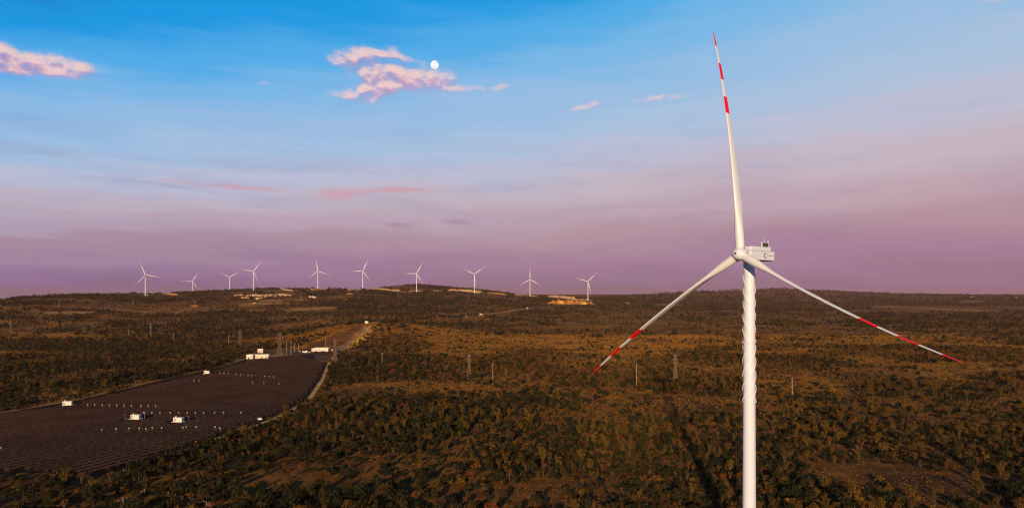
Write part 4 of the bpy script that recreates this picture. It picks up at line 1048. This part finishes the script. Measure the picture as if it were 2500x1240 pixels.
# low shrubs dotted over the open ground
x, y = candidates(262, 3000, 150); z = height(x, y); p0 = density(x, y, z); f = fbm(x/70., y/70., 3, 4)
thin = (y < 900) | (rs_.rand(len(x)) < .75); x, y, z, p0, f = x[thin], y[thin], z[thin], p0[thin], f[thin]
x1, y1 = x, y
k = (rs_.rand(len(x)) < np.clip((f-.40)*4.0, 0.04, 1)) & ~inside(keep_out, x, y) & ~inside(upper, x, y)
for pl, marg in CLEAR:
    uu, vv0 = project(x, y, z); pu = np.array([q_[0] for q_ in pl]); pv_ = np.array([q_[1] for q_ in pl]); vv = np.interp(uu, pu, pv_)
    k &= ~((uu > pu.min()-3) & (uu < pu.max()+3) & (vv0 > vv-2.5) & (vv0 < vv+marg))
for a_, b_ in CLEAR_G:
    ab = np.array([b_.x-a_.x, b_.y-a_.y]); t = np.clip(((x-a_.x)*ab[0]+(y-a_.y)*ab[1])/(ab@ab), 0, 1)
    k &= np.hypot(x-a_.x-t*ab[0], y-a_.y-t*ab[1]) > 14
x, y, z = x[k], y[k], z[k]
allp.append(np.stack([x, y, z, np.clip(rs_.normal(1.25, .4, len(x)), .6, 2.4), rs_.rand(len(x))*6.283, np.full(len(x), 4.), rs_.randint(0, 3, len(x))], 1))
allp = np.concatenate(allp)
# the three hundred trees that show largest stand as things of their own
u, v = project(allp[:, 0], allp[:, 1], allp[:, 2])
ht = np.array([7.2, 9.2, 9.0, 7.8, 2])[allp[:, 5].astype(int)]*allp[:, 3]/allp[:, 1]
vis = (u > -5) & (u < 2505) & (v-ht*FPX < 1236) & (allp[:, 5] < 4) & ~((np.abs(u-1825) < 12))
order = np.argsort(-np.where(vis, ht, 0)); pick = order[:300]
tl = {0: ('broad_tree', 'dark round crowned bushy tree in the scrub around the big strake wrapped turbine', 'dark bushy trees of the near scrub'),
      1: ('vase_tree', 'yellow green tree with limbs fanning upward in the scrub around the big turbine', 'fan shaped yellow trees of the near scrub'),
      2: ('oval_tree', 'olive green upright oval crowned tree in the scrub around the big turbine', 'olive oval trees of the near scrub'),
      3: ('dry_tree', 'half bare tree with thin rust coloured leaves in the scrub around the big turbine', 'half bare rusty trees of the near scrub')}
for k in pick:
    x, y, z, s, ro, kd, va = allp[k]; nm, lb, gp = tl[int(kd)]
    r = empty(nm, (x, y, z), ro); r.scale = (s, s, s); tag(r, lb, 'tree', gp)
    tr, cr = TREES[KINDS[int(kd)]][int(va)]; obj('trunk', tr, r); obj('crown', cr, r)
rest = np.delete(allp, pick, 0)
idx = np.array([PIDX[k][0] for k in KINDS+['bush']])[rest[:, 5].astype(int)]+rest[:, 6].astype(int)
scatter_object('forest', rest[:, :3], rest[:, 3], rest[:, 4], idx, pcol, 'dry scrub woodland covering the plain and the ridge', 'woodland')
# dry grass between the trees
x, y = candidates(262, 1500, 5.5); z = height(x, y); p = density(x, y, z)
g = np.clip(fbm(x/30., y/30., 0, 4)*2.2-.55, 0, 1)*np.clip(1.25-p, .15, 1)*np.where(y < 700, .9, .6)
for dd in ((0, 0),): g = np.where(inside(keep_out, x, y) | inside(upper, x, y), 0, g)
k = rs_.rand(len(x)) < g*.8
x, y, z = x[k], y[k], z[k]
scatter_object('dry_grass', np.stack([x, y, z], 1), (.6+.9*rs_.rand(len(x)))*np.clip(y/900., .38, 1.6), rs_.rand(len(x))*6.283, rs_.randint(0, 2, len(x)), gcol, 'golden dry grass tufts between the trees', 'grass')
print('TREES', len(allp), 'GRASS', len(x))

# ------------------------------------------------------------------ moon and air
az, el = px_dir(1061, 159); DM = 60000.0
mo = MB(); nlat, nlon = 24, 40; vs = [(0, 0, 1)]
for a_ in range(1, nlat):
    for b_ in range(nlon): vs.append((sin(pi*a_/nlat)*cos(2*pi*b_/nlon), sin(pi*a_/nlat)*sin(2*pi*b_/nlon), cos(pi*a_/nlat)))
vs.append((0, 0, -1)); fs = [(0, 1+b_, 1+(b_+1) % nlon) for b_ in range(nlon)]
for a_ in range(nlat-2): fs += [(1+a_*nlon+b_, 1+(a_+1)*nlon+b_, 1+(a_+1)*nlon+(b_+1) % nlon, 1+a_*nlon+(b_+1) % nlon) for b_ in range(nlon)]
fs += [(len(vs)-1, 1+(nlat-2)*nlon+(b_+1) % nlon, 1+(nlat-2)*nlon+b_) for b_ in range(nlon)]
rm = DM*10.0/FPX*cos(az)*cos(el)
moon = MB().add([(p[0]*rm, p[1]*rm, p[2]*rm) for p in vs], fs).build('moon', M['moon'], None, True)
moon.location = (DM*sin(az)*cos(el), DM*cos(az)*cos(el), CAM_Z+DM*sin(el)); tag(moon, 'pale full moon resting on the top edge of the pink cloud', 'moon')

zmin = float(verts[:, 2].min())-1.5; zmax = 235.0
hm = bpy.data.materials.new('haze'); hm.use_nodes = True; hm.node_tree.nodes.clear()
pv = hm.node_tree.nodes.new('ShaderNodeVolumePrincipled'); ho = hm.node_tree.nodes.new('ShaderNodeOutputMaterial')
pv.inputs['Color'].default_value = (.60, .40, .42, 1); pv.inputs['Density'].default_value = 2.4e-5; pv.inputs['Anisotropy'].default_value = 0.0
hm.node_tree.links.new(pv.outputs[0], ho.inputs['Volume'])
hb = MB().box((0, 0, (zmin+zmax)/2), (50000, 50000, zmax-zmin)).build('haze', hm); tag(hb, 'thin violet evening haze over the whole plain', None, None, 'stuff')
